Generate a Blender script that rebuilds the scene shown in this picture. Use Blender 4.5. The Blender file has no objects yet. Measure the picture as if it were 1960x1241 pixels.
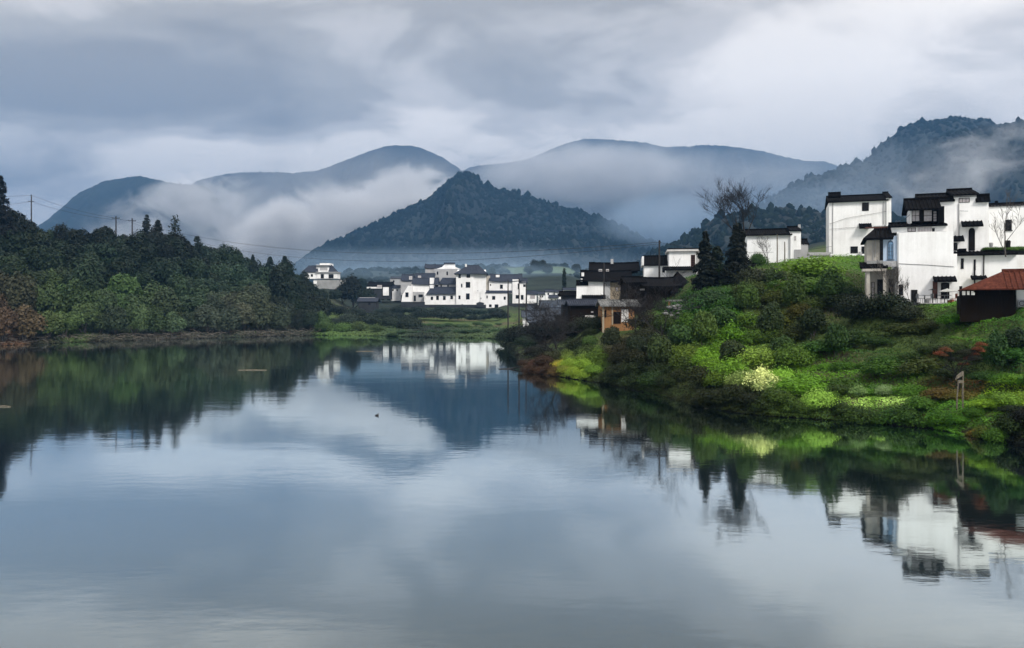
import bpy, math, random
import numpy as np
from mathutils import Vector, Matrix, noise as mnoise

# ------------------------------------------------------------ camera, world, sun, exposure
scene = bpy.context.scene
COL = scene.collection
CAMZ, FPX, UC, VH = 8.0, 1500.0, 980.0, 588.0      # eye height, focal length in photo pixels, centre column, horizon row
cam = bpy.data.cameras.new("camera")
cam.sensor_width = 36.0
cam.lens = 36.0 * FPX / 1960.0
cam.shift_y = -32.5 / 1960.0
cam.clip_start = 0.5
cam.clip_end = 40000
camo = bpy.data.objects.new("camera", cam)
camo.location = (0, 0, CAMZ)
camo.rotation_euler = (math.radians(90), 0, 0)
COL.objects.link(camo)
scene.camera = camo

SUN = Vector((0.40, -0.62, 0.68)).normalized()
sun = bpy.data.lights.new("sun", 'SUN')
sun.energy = 2.9
sun.angle = math.radians(14)
sun.color = (1.0, 0.965, 0.92)
suno = bpy.data.objects.new("sun", sun)
suno.rotation_euler = SUN.to_track_quat('Z', 'Y').to_euler()
suno.location = (0, -50, 300)
COL.objects.link(suno)

scene.view_settings.view_transform = 'Standard'
scene.view_settings.look = 'None'
scene.view_settings.exposure = 0.62
scene.view_settings.gamma = 1.0
scene.cycles.use_denoising = True
scene.cycles.max_bounces = 6
scene.cycles.diffuse_bounces = 2
scene.cycles.glossy_bounces = 3
scene.cycles.volume_bounces = 1
scene.cycles.transmission_bounces = 2
scene.cycles.transparent_max_bounces = 8
scene.cycles.use_adaptive_sampling = True
scene.cycles.adaptive_threshold = 0.02
scene.cycles.sample_clamp_indirect = 4.0
scene.cycles.volume_step_rate = 1.0
scene.cycles.volume_max_steps = 128

# ------------------------------------------------------------ node helpers
class NT:
    def __init__(s, tree):
        s.t = tree; s.n = tree.nodes; s.l = tree.links
    def add(s, typ, **kw):
        n = s.n.new(typ)
        for k, v in kw.items():
            if k == 'ins':
                for kk, vv in v.items():
                    if isinstance(vv, bpy.types.NodeSocket): s.l.new(vv, n.inputs[kk])
                    else: n.inputs[kk].default_value = vv
            else: setattr(n, k, v)
        return n
    def math(s, op, a, b=None, c=None, clamp=False):
        n = s.n.new('ShaderNodeMath'); n.operation = op; n.use_clamp = clamp
        for i, v in enumerate((a, b, c)):
            if v is None: continue
            if isinstance(v, bpy.types.NodeSocket): s.l.new(v, n.inputs[i])
            else: n.inputs[i].default_value = v
        return n.outputs[0]
    def vmath(s, op, a, b=None):
        n = s.n.new('ShaderNodeVectorMath'); n.operation = op
        for i, v in enumerate((a, b)):
            if v is None: continue
            if isinstance(v, bpy.types.NodeSocket): s.l.new(v, n.inputs[i])
            else: n.inputs[i].default_value = v
        return n
    def mix(s, f, a, b, blend='MIX'):
        n = s.n.new('ShaderNodeMix'); n.data_type = 'RGBA'; n.blend_type = blend
        for i, v in ((0, f), (6, a), (7, b)):
            if isinstance(v, bpy.types.NodeSocket): s.l.new(v, n.inputs[i])
            elif i == 0: n.inputs[0].default_value = v
            else: n.inputs[i].default_value = (*v[:3], 1)
        return n.outputs[2]
    def ramp(s, f, stops, interp='EASE'):
        n = s.n.new('ShaderNodeValToRGB'); n.color_ramp.interpolation = interp
        e = n.color_ramp.elements
        while len(e) < len(stops): e.new(0.5)
        for k, (p, c) in enumerate(stops):
            e[k].position = p
            e[k].color = (*c[:3], 1) if hasattr(c, '__len__') else (c, c, c, 1)
        s.l.new(f, n.inputs[0])
        return n.outputs[0]
    def noise(s, vec, scale, detail=4, rough=0.5, dist=0.0):
        n = s.n.new('ShaderNodeTexNoise')
        n.inputs['Scale'].default_value = scale; n.inputs['Detail'].default_value = detail
        n.inputs['Roughness'].default_value = rough; n.inputs['Distortion'].default_value = dist
        if vec is not None: s.l.new(vec, n.inputs['Vector'])
        return n.outputs[0]
    def mapping(s, vec, scale=(1, 1, 1), loc=(0, 0, 0), rot=(0, 0, 0)):
        n = s.n.new('ShaderNodeMapping')
        n.inputs['Scale'].default_value = scale; n.inputs['Location'].default_value = loc; n.inputs['Rotation'].default_value = rot
        s.l.new(vec, n.inputs['Vector'])
        return n.outputs[0]

# ------------------------------------------------------------ world: daylight sky under a rolling cloud deck
world = bpy.data.worlds.new("World"); scene.world = world
world.use_nodes = True
w = NT(world.node_tree); w.n.clear()
out = w.add('ShaderNodeOutputWorld'); bg = w.add('ShaderNodeBackground')
SKYS = 0.1
bg.inputs['Strength'].default_value = SKYS
sky = w.add('ShaderNodeTexSky', sky_type='NISHITA', sun_disc=False)
sky.sun_elevation = math.asin(SUN.z); sky.sun_rotation = math.atan2(SUN.x, SUN.y)
tc = w.add('ShaderNodeTexCoord')
dirv = tc.outputs['Generated']
sep = w.add('ShaderNodeSeparateXYZ'); w.l.new(dirv, sep.inputs[0])
dx, dy, dz = sep.outputs
zc = w.math('MAXIMUM', dz, 0.0)
den = w.math('ADD', zc, 0.24)
px = w.math('DIVIDE', dx, den); py = w.math('DIVIDE', dy, den)
comb = w.add('ShaderNodeCombineXYZ'); w.l.new(px, comb.inputs[0]); w.l.new(py, comb.inputs[1])
pl = comb.outputs[0]
n1 = w.noise(w.mapping(pl, (0.75, 0.9, 1), (3.1, 1.7, 0)), 1.0, 5, 0.48, 0.35)
n2 = w.noise(w.mapping(pl, (1.6, 1.9, 1), (7.3, 0.4, 0)), 1.0, 5, 0.5, 0.5)
n3 = w.noise(w.mapping(pl, (3.2, 3.6, 1), (1.3, 4.4, 0)), 1.0, 6, 0.55, 0.8)
cl = w.math('ADD', w.math('ADD', w.math('MULTIPLY', n1, 0.45), w.math('MULTIPLY', n2, 0.33)), w.math('MULTIPLY', n3, 0.22))
cl = w.math('ADD', w.math('MULTIPLY', w.math('SUBTRACT', cl, 0.5), 1.5), 0.47)
def lobe(az, el, raz, rel):
    # broad cloud masses of this sky: a soft ellipse round a direction (degrees from the view axis)
    a = math.radians(az); e = math.radians(el)
    azn = w.math('ARCTAN2', dx, dy)
    eln = w.math('ARCSINE', dz)
    p = w.math('DIVIDE', w.math('SUBTRACT', azn, a), math.radians(raz))
    q = w.math('DIVIDE', w.math('SUBTRACT', eln, e), math.radians(rel))
    r = w.math('ADD', w.math('MULTIPLY', p, p), w.math('MULTIPLY', q, q))
    return w.math('EXPONENT', w.math('MULTIPLY', r, -1.0))
for (az, el, ra, re, amt) in SKY_LOBES if 'SKY_LOBES' in globals() else (
        (-22, 11.2, 9, 1.5, 0.16), (-27, 14.5, 10, 3.2, -0.18), (-17, 11.6, 6, 2.2, -0.10), (-26, 10.3, 10, 1.2, 0.10), (-8, 12.5, 5, 3.0, 0.10), (-3, 17, 4, 1.3, -0.07),
        (0, 15.5, 4, 1.8, -0.10), (8, 10.8, 34, 2.6, 0.19), (-18, 9.2, 14, 1.6, 0.10), (-30, 5, 12, 3.0, 0.14), (-13, 20, 8, 2.5, 0.08), (14, 15, 8, 3.5, 0.03),
        (23, 16, 7, 5, 0.05), (3, 32, 12, 4, -0.10), (14, 31, 8, 3, -0.1), (-25, 7, 8, 2.0, 0.10)):
    cl = w.math('ADD', cl, w.math('MULTIPLY', lobe(az, el, ra, re), amt))
cloudc = w.ramp(cl, [(0.22, (0.29, 0.288, 0.295)), (0.38, (0.40, 0.392, 0.39)), (0.48, (0.58, 0.56, 0.555)), (0.62, (0.90, 0.855, 0.82))])
# the overcast deck is brightest overhead
zen = w.ramp(dz, [(0.0, 0.95), (0.27, 0.95), (0.34, 0.8), (0.46, 0.8), (0.66, 1.8), (1.0, 2.3)], 'LINEAR')
cl2 = w.mix(1.0, cloudc, zen, 'MULTIPLY')
cl3 = w.mix(1.0, cl2, (1/SKYS*1.15,)*3, 'MULTIPLY')
fin = w.mix(0.97, sky.outputs[0], cl3)
w.l.new(fin, bg.inputs['Color']); w.l.new(bg.outputs[0], out.inputs[0])

# ------------------------------------------------------------ mesh helpers
def P(u, v, d):
    return ((u - UC) / FPX * d, d, CAMZ + (VH - v) / FPX * d)
def link(name, me, mat=None, parent=None, loc=(0, 0, 0)):
    o = bpy.data.objects.new(name, me)
    if mat is not None and me is not None and len(me.materials) == 0: me.materials.append(mat)
    COL.objects.link(o)
    if parent is not None: o.parent = parent
    o.location = loc
    return o
def np_mesh(name, verts, faces, smooth=False):
    """faces: (n,3) or (n,4) int array"""
    me = bpy.data.meshes.new(name)
    verts = np.asarray(verts, dtype=np.float32); faces = np.asarray(faces, dtype=np.int32)
    k = faces.shape[1]; n = len(faces)
    me.vertices.add(len(verts)); me.vertices.foreach_set('co', verts.ravel())
    me.loops.add(n * k); me.loops.foreach_set('vertex_index', faces.ravel())
    me.polygons.add(n)
    me.polygons.foreach_set('loop_start', np.arange(0, n * k, k, dtype=np.int32))
    me.polygons.foreach_set('loop_total', np.full(n, k, dtype=np.int32))
    if smooth: me.polygons.foreach_set('use_smooth', np.ones(n, dtype=bool))
    me.update(calc_edges=True)
    return me
def tag(o, label=None, cat=None, group=None, kind=None):
    if label: o['label'] = label
    if cat: o['category'] = cat
    if group: o['group'] = group
    if kind: o['kind'] = kind
    return o
def empty(name, loc, label, cat, group=None):
    o = bpy.data.objects.new(name, None); o.empty_display_size = 0.5
    o.location = loc; COL.objects.link(o)
    return tag(o, label, cat, group)
def grid_mesh(name, X, Y, Z, smooth=True):
    r, c = X.shape
    V = np.stack([X, Y, Z], -1).reshape(-1, 3)
    i = np.arange(r * c).reshape(r, c)
    F = np.stack([i[:-1, :-1], i[:-1, 1:], i[1:, 1:], i[1:, :-1]], -1).reshape(-1, 4)
    return np_mesh(name, V, F, smooth)

# value noise in numpy
_rs = np.random.RandomState(11)
_tab = _rs.rand(256, 256)
def vnoise(x, y):
    xi = np.floor(x).astype(int); yi = np.floor(y).astype(int)
    fx = x - xi; fy = y - yi
    fx = fx * fx * (3 - 2 * fx); fy = fy * fy * (3 - 2 * fy)
    a = _tab[xi & 255, yi & 255]; b = _tab[(xi + 1) & 255, yi & 255]
    c = _tab[xi & 255, (yi + 1) & 255]; d = _tab[(xi + 1) & 255, (yi + 1) & 255]
    return a + (b - a) * fx + (c - a) * fy + (a - b - c + d) * fx * fy
def fbm(x, y, o=5, g=0.5):
    s = 0; a = 1; t = 0
    for k in range(o):
        s = s + a * vnoise(x * 2 ** k + 17.3 * k, y * 2 ** k + 5.1 * k); t += a; a *= g
    return s / t
def ridged(x, y, o=4):
    s = 0; a = 1; t = 0
    for k in range(o):
        n = 1 - np.abs(2 * vnoise(x * 2 ** k + 9.7 * k, y * 2 ** k + 3.3 * k) - 1)
        s = s + a * n; t += a; a *= 0.5
    return s / t

# ------------------------------------------------------------ materials
def new_mat(name):
    m = bpy.data.materials.new(name); m.use_nodes = True
    t = NT(m.node_tree)
    b = t.n.get('Principled BSDF')
    return m, t, b
def mat_noise(name, c1, c2, scale=1.0, rough=0.85, bump=0.0, bscale=None, spec=0.3, detail=5, c3=None, s3=0.2, coord='Object'):
    m, t, b = new_mat(name)
    tc = t.add('ShaderNodeTexCoord')
    v = tc.outputs[coord]
    n = t.noise(v, scale, detail, 0.6)
    col = t.ramp(n, [(0.3, c1), (0.7, c2)], 'LINEAR')
    if c3:
        n3 = t.noise(v, s3, 3, 0.6)
        col = t.mix(t.ramp(n3, [(0.5, 0.0), (0.68, 1.0)], 'LINEAR'), col, c3)
    t.l.new(col, b.inputs['Base Color'])
    b.inputs['Roughness'].default_value = rough
    b.inputs['Specular IOR Level'].default_value = spec
    if bump:
        bn = t.add('ShaderNodeBump'); bn.inputs['Strength'].default_value = bump
        bn.inputs['Distance'].default_value = 0.05
        t.l.new(t.noise(v, bscale or scale * 4, 4, 0.6), bn.inputs['Height'])
        t.l.new(bn.outputs[0], b.inputs['Normal'])
    return m
def mat_leaf(name, var=0.35, rough=0.6, trans=0.25):
    """leaf colour = the object's own colour, varied leaf by leaf and clump by clump"""
    m, t, b = new_mat(name)
    oi = t.add('ShaderNodeObjectInfo'); tc = t.add('ShaderNodeTexCoord'); g = t.add('ShaderNodeNewGeometry')
    nz = t.noise(tc.outputs['Object'], 0.9, 3, 0.6)
    k = t.math('ADD', t.math('MULTIPLY', g.outputs['Random Per Island'], var), t.math('MULTIPLY', nz, 1.3))
    k = t.math('ADD', k, 0.45 - var * 0.5 - 0.1)
    k = t.math('MULTIPLY', k, t.math('ADD', t.math('MULTIPLY', oi.outputs['Random'], 0.3), 0.85))
    kc = t.add('ShaderNodeCombineXYZ')
    t.l.new(k, kc.inputs[0]); t.l.new(k, kc.inputs[1]); t.l.new(k, kc.inputs[2])
    col = t.mix(1.0, oi.outputs['Color'], kc.outputs[0], 'MULTIPLY')
    t.l.new(col, b.inputs['Base Color'])
    b.inputs['Roughness'].default_value = rough; b.inputs['Specular IOR Level'].default_value = 0.15
    tr = t.add('ShaderNodeBsdfTranslucent'); t.l.new(col, tr.inputs['Color'])
    ms = t.add('ShaderNodeMixShader'); ms.inputs[0].default_value = trans
    t.l.new(b.outputs[0], ms.inputs[1]); t.l.new(tr.outputs[0], ms.inputs[2])
    t.l.new(ms.outputs[0], t.n['Material Output'].inputs[0])
    return m
M = {}
M['leaf'] = mat_leaf('leaf')
M['bark'] = mat_noise('bark', (0.02, 0.016, 0.013), (0.06, 0.05, 0.04), 6, 0.95)
M['forest'] = mat_noise('forest_slope', (0.005, 0.008, 0.008), (0.016, 0.022, 0.018), 0.012, 0.95, c3=(0.008, 0.011, 0.011), s3=0.004)
# ------------------------------------------------------------ ground
SHORE = [(-1600, 60), (-600, 110), (-200, 145), (0, 162), (150, 178), (300, 190), (450, 206), (600, 222), (720, 216), (800, 206), (940, 200),
         (953, 190), (960, 172), (970, 158), (985, 140), (991, 118), (996, 103), (1003, 97), (1060, 91), (1150, 82), (1250, 72), (1350, 62),
         (1450, 58), (1560, 56), (1700, 53.5), (1800, 51), (1900, 47), (1960, 45), (2200, 38), (3600, 22)]
def shore_d(u):
    u = np.asarray(u, float)
    s = np.interp(u, [a for a, _ in SHORE], [b for _, b in SHORE])
    return s + 1.6 * (fbm(u / 22.0, u * 0 + 3.3, 3) - 0.5) * np.clip(s / 100, 0.5, 1.6)
# height profiles: offset behind the shore -> height
PROF = [
    (-1600, [(0, 0), (3, 1.2), (20, 7), (60, 22), (100, 30), (300, 30), (600, 30)]),
    (0,   [(0, 0), (3, 1.2), (20, 6), (42, 16), (64, 24.5), (100, 25), (200, 18), (500, 15)]),
    (350, [(0, 0), (3, 1.0), (20, 6), (42, 15), (62, 22.5), (90, 23), (200, 14), (500, 12)]),
    (430, [(0, 0), (3, 1.0), (20, 5), (45, 12.5), (80, 18), (105, 19), (200, 12), (500, 12)]),
    (500, [(0, 0), (3, 1.0), (20, 5), (45, 11), (80, 15), (105, 15.5), (200, 12), (500, 15)]),
    (570, [(0, 0), (3, 1.0), (20, 4), (50, 9), (80, 12), (110, 13), (200, 17), (300, 22), (500, 25)]),
    (620, [(0, 0), (3, 0.8), (20, 1.5), (60, 4), (110, 8), (160, 13), (200, 18.5), (300, 24), (500, 30)]),
    (680, [(0, 0), (3, 0.6), (60, 2.4), (140, 6), (190, 10), (230, 14), (300, 20), (500, 42), (800, 55)]),
    (740, [(0, 0), (2, 0.5), (50, 1.4), (90, 2.6), (160, 5), (180, 7.2), (230, 12), (300, 16), (480, 38), (650, 50), (900, 58)]),
    (960, [(0, 0), (2, 0.5), (50, 1.2), (90, 2.4), (165, 5), (185, 7.2), (230, 9), (300, 14), (480, 40), (650, 52), (900, 60)]),
    (1003, [(0, 0), (1.5, 0.5), (25, 0.9), (70, 1.3), (130, 2.6), (230, 6), (320, 9), (400, 22), (600, 43), (800, 55)]),
    (1070, [(0, 0), (1.5, 0.6), (18, 1.2), (40, 3), (108, 4.2), (230, 8.5), (320, 10), (400, 22), (600, 43), (800, 55)]),
    (1150, [(0, 0), (1.5, 0.8), (13, 2.8), (19, 4.8), (42, 6.5), (53, 8.6), (80, 12), (170, 14), (420, 22), (700, 40)]),
    (1250, [(0, 0), (1.5, 0.9), (16, 3.5), (28, 5.4), (42, 7.5), (50, 12), (70, 13), (230, 15), (430, 30)]),
    (1350, [(0, 0), (1.5, 0.9), (13, 3.0), (24, 5.5), (36, 8.6), (44, 10.8), (56, 13), (80, 15), (240, 18), (440, 30)]),
    (1450, [(0, 0), (1.5, 1.0), (12, 3.0), (23, 6.0), (37, 9.6), (47, 12.6), (56, 14.3), (90, 16), (240, 25), (440, 40)]),
    (1600, [(0, 0), (1.5, 1.0), (8, 2.6), (16, 5.0), (25, 8.2), (34, 11.1), (42, 12.8), (59, 15.4), (85, 16.5), (240, 30), (440, 50)]),
    (1645, [(0, 0), (1.5, 1.0), (7, 2.6), (13, 4.8), (19, 7.6), (22, 8.2), (34, 9.6), (44, 12.6), (59, 15.4), (85, 16.5), (240, 30), (440, 50)]),
    (1700, [(0, 0), (1.5, 1.0), (6, 2.4), (12, 4.8), (17.5, 7.6), (20, 8.3), (44, 8.8), (49, 12), (60, 15.4), (240, 30), (440, 50)]),
    (1830, [(0, 0), (1.2, 1.0), (5, 2.0), (9, 3.8), (14, 6.6), (18, 8.0), (24, 8.4), (46, 9), (52, 13), (90, 16), (240, 30), (440, 50)]),
    (1960, [(0, 0), (1.2, 1.0), (5, 2.0), (8, 3.8), (12, 6.4), (15, 7.8), (25, 8.4), (50, 9), (55, 14), (90, 16), (240, 30), (440, 50)]),
    (3600, [(0, 0), (1.2, 1.0), (5, 2.0), (9, 4), (13, 6.6), (16, 7.8), (25, 8.4), (50, 9), (90, 16), (240, 30), (440, 50)])]
_offs = np.array([-400, 0, 1.2, 2, 3, 5, 6, 8, 10, 12, 14, 16, 18, 20, 22, 25, 28, 31, 34, 37, 40, 44, 48, 53, 59, 65, 70, 80, 90, 100, 110, 130, 150, 165, 185, 200, 230, 260, 300, 400, 440, 500, 600, 700, 800, 900, 1500, 9000], float)
_pu = np.array([p[0] for p in PROF], float)
_pz = np.array([np.interp(_offs, [a for a, _ in p[1]], [b for _, b in p[1]]) for p in PROF])
_pz[:, 0] = -30.0
def ground_z(u, d):
    u = np.asarray(u, float); d = np.asarray(d, float)
    off = d - shore_d(u)
    uc = np.clip(u, _pu[0], _pu[-1] - 1e-3)
    i = np.clip(np.searchsorted(_pu, uc, side='right') - 1, 0, len(_pu) - 2)
    f = (uc - _pu[i]) / (_pu[i + 1] - _pu[i])
    f = f * f * (3 - 2 * f)
    oc = np.clip(off, _offs[0], _offs[-1] - 1e-3)
    j = np.clip(np.searchsorted(_offs, oc, side='right') - 1, 0, len(_offs) - 2)
    g = (oc - _offs[j]) / (_offs[j + 1] - _offs[j])
    z = (_pz[i, j] * (1 - f) + _pz[i + 1, j] * f) * (1 - g) + (_pz[i, j + 1] * (1 - f) + _pz[i + 1, j + 1] * f) * g
    x = (u - UC) / FPX * d
    # terraces on the near right bank
    ter = np.clip((u - 1330) / 120, 0, 1) * np.clip((off - 1.5) / 3, 0, 1) * np.clip((7.9 - z) / 0.8, 0, 1)
    zz = z + 0.35 * (fbm(x / 9, d / 9 + 40, 3) - 0.5)
    st = 1.35
    q = zz / st; fl = np.floor(q); fr = q - fl
    zt = (fl + np.clip((fr - 0.55) / 0.45, 0, 1)) * st + 0.12
    z = z * (1 - ter) + zt * ter
    land = np.clip(off / 6, 0, 1)
    z = z + land * (fbm(x / 6, d / 6, 3) - 0.5) * 0.45 + land * np.clip((off - 15) / 60, 0, 1) * (fbm(x / 35, d / 35 + 7, 3) - 0.5) * 1.6 * np.clip((d - 120) / 60, 0, 1)
    z = np.where(off < 0, np.maximum(off * 0.5, -3.0), np.maximum(z, 0.02 + 0.15 * np.clip(off, 0, 1)))
    # valley floor far away
    return z
def gz(u, d): return float(ground_z(np.array([u]), np.array([d]))[0])
def uv_of(x, y): return UC + FPX * x / y
us = np.concatenate([np.arange(-1500, -100, 40), np.arange(-100, 940, 9), np.arange(940, 1080, 3), np.arange(1080, 2060, 5), np.arange(2060, 3500, 40)]).astype(float)
ds = np.concatenate([np.arange(14, 36, 4), np.arange(36, 130, 0.8), np.arange(130, 300, 2.5), np.arange(300, 520, 5), np.geomspace(520, 5500, 50)])
U, D = np.meshgrid(us, ds)
gm = grid_mesh('ground', (U - UC) / FPX * D, D, ground_z(U, D))
m, t, b = new_mat('ground_soil_and_turf')
tc = t.add('ShaderNodeTexCoord'); o_ = tc.outputs['Object']
n1 = t.noise(o_, 0.35, 5, 0.6); n2 = t.noise(o_, 0.06, 4, 0.5); n3 = t.noise(o_, 2.5, 4, 0.7)
c = t.ramp(n1, [(0.3, (0.012, 0.022, 0.006)), (0.55, (0.035, 0.06, 0.012)), (0.75, (0.06, 0.075, 0.02))], 'LINEAR')
c = t.mix(t.ramp(n2, [(0.52, 0.0), (0.62, 1.0)], 'LINEAR'), c, (0.045, 0.035, 0.02))
c = t.mix(0.5, c, t.ramp(n3, [(0.3, 0.0), (0.7, (0.08, 0.1, 0.04))], 'LINEAR'), 'ADD')
# rough scrub on the slopes far behind, one paler field among it
geo = t.add('ShaderNodeSeparateXYZ'); t.l.new(o_, geo.inputs[0])
far = t.ramp(t.math('DIVIDE', geo.outputs[1], 1000.0), [(0.30, 0.0), (0.40, 1.0)], 'LINEAR')
fx = t.math('DIVIDE', t.math('SUBTRACT', geo.outputs[0], 28.0), 42.0); fy = t.math('DIVIDE', t.math('SUBTRACT', geo.outputs[1], 690.0), 110.0)
fd = t.math('ADD', t.math('ADD', t.math('MULTIPLY', fx, fx), t.math('MULTIPLY', fy, fy)), t.math('MULTIPLY', n2, 0.6))
field = t.ramp(fd, [(0.9, 1.0), (1.0, 0.0)], 'LINEAR')
scrub = t.ramp(n2, [(0.35, (0.009, 0.014, 0.012)), (0.65, (0.022, 0.03, 0.022))], 'LINEAR')
c = t.mix(far, c, scrub)
c = t.mix(field, c, (0.07, 0.10, 0.05))
# bare wet silt just above the waterline
sp = t.add('ShaderNodeSeparateXYZ'); t.l.new(o_, sp.inputs[0])
silt = t.ramp(t.math('ADD', sp.outputs[2], t.math('MULTIPLY', n3, 0.5)), [(0.35, 1.0), (0.75, 0.0)], 'LINEAR')
c = t.mix(silt, c, (0.014, 0.013, 0.009))
t.l.new(c, b.inputs['Base Color']); b.inputs['Roughness'].default_value = 0.95; b.inputs['Specular IOR Level'].default_value = 0.1
bn = t.add('ShaderNodeBump'); bn.inputs['Strength'].default_value = 0.8; bn.inputs['Distance'].default_value = 0.3
t.l.new(n3, bn.inputs['Height']); t.l.new(bn.outputs[0], b.inputs['Normal'])
tag(link('ground', gm, m), 'green riverbank and valley floor around the calm river', 'ground', kind='structure')

# ------------------------------------------------------------ water
m, t, b = new_mat('river_water')
tc = t.add('ShaderNodeTexCoord'); o_ = tc.outputs['Object']
wa = t.noise(t.mapping(o_, (0.9, 2.2, 1)), 1.0, 3, 0.55)
wb = t.noise(t.mapping(o_, (0.10, 0.22, 1), (5, 3, 0)), 1.0, 3, 0.5)
patch = t.ramp(t.noise(t.mapping(o_, (0.012, 0.03, 1)), 1.0, 3, 0.5, 1.0), [(0.4, 0.25), (0.65, 1.0)], 'LINEAR')
hgt = t.math('ADD', t.math('MULTIPLY', t.math('MULTIPLY', wa, patch), 0.0045), t.math('MULTIPLY', wb, 0.012))
bn = t.add('ShaderNodeBump'); bn.inputs['Strength'].default_value = 1.0; bn.inputs['Distance'].default_value = 1.0
t.l.new(hgt, bn.inputs['Height'])
gg = t.add('ShaderNodeNewGeometry'); ca_ = t.vmath('DOT_PRODUCT', gg.outputs['Normal'], gg.outputs['Incoming']).outputs['Value']
refl = t.ramp(ca_, [(0.0, 1.0), (0.13, 0.97), (0.22, 0.80), (0.42, 0.29), (0.8, 0.15), (1.0, 0.15)], 'LINEAR')
gl = t.add('ShaderNodeBsdfGlossy'); gl.inputs['Roughness'].default_value = 0.045; gl.inputs['Color'].default_value = (0.90, 0.98, 0.98, 1)
t.l.new(bn.outputs[0], gl.inputs['Normal'])
df = t.add('ShaderNodeBsdfDiffuse'); df.inputs['Color'].default_value = (0.008, 0.016, 0.018, 1)
ms = t.add('ShaderNodeMixShader'); t.l.new(refl, ms.inputs[0]); t.l.new(df.outputs[0], ms.inputs[1]); t.l.new(gl.outputs[0], ms.inputs[2])
t.l.new(ms.outputs[0], t.n['Material Output'].inputs[0])
wx = np.array([[-5600, 5600], [-5600, 5600]], float); wy = np.array([[-1500, -1500], [5600, 5600]], float)
tag(link('water', grid_mesh('water', wx, wy, wx * 0, False), m), 'calm grey river mirroring the clouds and hills', 'river', kind='structure')

# ------------------------------------------------------------ mountains
def mountain(name, pts, D, front, back, label, amp=0.2, nscale=1.0, base=0, seed=0, step=None, prof=1.2, cat='mountain', rough_amp=11.0):
    pts = sorted(pts)
    u0, u1 = pts[0][0], pts[-1][0]
    step = step or 4
    ux = np.arange(u0, u1 + step, step, dtype=float)
    vr = np.interp(ux, [p[0] for p in pts], [p[1] for p in pts])
    k = np.ones(5) / 5
    vr = np.convolve(np.pad(vr, 2, mode='edge'), k, 'valid')
    H = CAMZ + (VH - vr) / FPX * D - base
    X = (ux - UC) / FPX * D
    ts = np.concatenate([-np.linspace(1, 0, 90) ** 1.1, np.linspace(0, 1, 30)[1:]])
    T, XX = np.meshgrid(ts, X, indexing='ij')
    HH = np.broadcast_to(H, T.shape)
    Y = D + np.where(T < 0, T * front, T * back)
    a = np.abs(T)
    pr = (1 - a) ** prof
    er = ridged(XX / (170 * nscale) + seed, Y / (420 * nscale) + seed * 3, 4) - 0.62
    fine = fbm(XX / (40 * nscale), Y / (40 * nscale) + seed, 4) - 0.5
    env = np.clip(a * 5, 0, 1) * np.clip((1 - a) * 3, 0, 1)
    Z = base + HH * (pr + er * amp * 2.2 * env + fine * 0.07 * env)
    Z = Z + rough_amp * (fbm(XX / 9, Y / 9, 3) - 0.5)
    me = grid_mesh(name, XX, Y, Z)
    o = link(name, me, M['forest'])
    tag(o, label, cat, kind='structure')
    return dict(X=XX, Y=Y, Z=Z, o=o)
MT = {}
MT['fl'] = mountain('mountain', [(-500, 640), (-60, 640), (60, 470), (110, 406), (150, 370), (200, 347), (240, 340), (262, 337), (290, 342), (320, 349), (400, 358), (430, 400), (520, 470), (700, 560), (800, 640)],
                    2300, 700, 500, 'long rounded ridge half hidden in mist above the left bank', seed=1.3)
MT['fm'] = mountain('mountain', [(150, 600), (260, 420), (350, 362), (380, 345), (430, 334), (480, 329), (560, 331), (600, 329), (650, 312), (700, 292), (730, 281), (760, 278), (795, 280), (820, 290), (850, 303), (890, 330), (960, 380), (1100, 470), (1300, 640)],
                    3000, 900, 700, 'broad mountain with a rounded summit rising from the mist left of the centre', seed=4.1, nscale=1.3)
MT['fr'] = mountain('mountain', [(700, 560), (860, 345), (890, 324), (920, 316), (960, 314), (1010, 306), (1050, 288), (1080, 275), (1110, 268), (1135, 265), (1170, 268), (1230, 272), (1270, 282), (1310, 281), (1350, 277), (1400, 281), (1450, 288), (1500, 300), (1540, 308), (1580, 309), (1605, 318), (1660, 340), (1800, 420), (2100, 560)],
                    3300, 1000, 800, 'wide pale mountain with a flat summit behind the dark central hill', seed=7.7, nscale=1.4)
MT['mid'] = mountain('hill', [(480, 640), (560, 520), (600, 490), (650, 452), (700, 424), (740, 405), (770, 398), (800, 392), (840, 400), (900, 430), (1000, 520), (1100, 640)],
                    2000, 420, 400, 'low misty spur behind the left foot of the dark central hill', seed=2.2, cat='hill')
MT['dark'] = mountain('hill', [(500, 640), (560, 520), (600, 488), (640, 462), (690, 440), (740, 418), (790, 395), (820, 380), (845, 360), (862, 345), (880, 333), (895, 330), (910, 336), (925, 352), (950, 362), (975, 366), (1010, 376), (1060, 390), (1100, 402), (1150, 418), (1200, 442), (1240, 464), (1290, 480), (1350, 500), (1450, 560), (1560, 640)],
                    1450, 420, 400, 'dark wooded hill with a knobbly peak behind the white village', seed=5.5, cat='hill', nscale=0.6)
MT['rl'] = mountain('hill', [(1000, 640), (1150, 560), (1230, 500), (1280, 474), (1310, 455), (1340, 437), (1370, 420), (1400, 408), (1450, 402), (1480, 398), (1530, 402), (1560, 408), (1600, 412), (1700, 420), (1900, 450), (2300, 560)],
                    850, 300, 300, 'lower wooded slope behind the big bare tree', seed=8.8, cat='hill', nscale=0.5)
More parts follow.
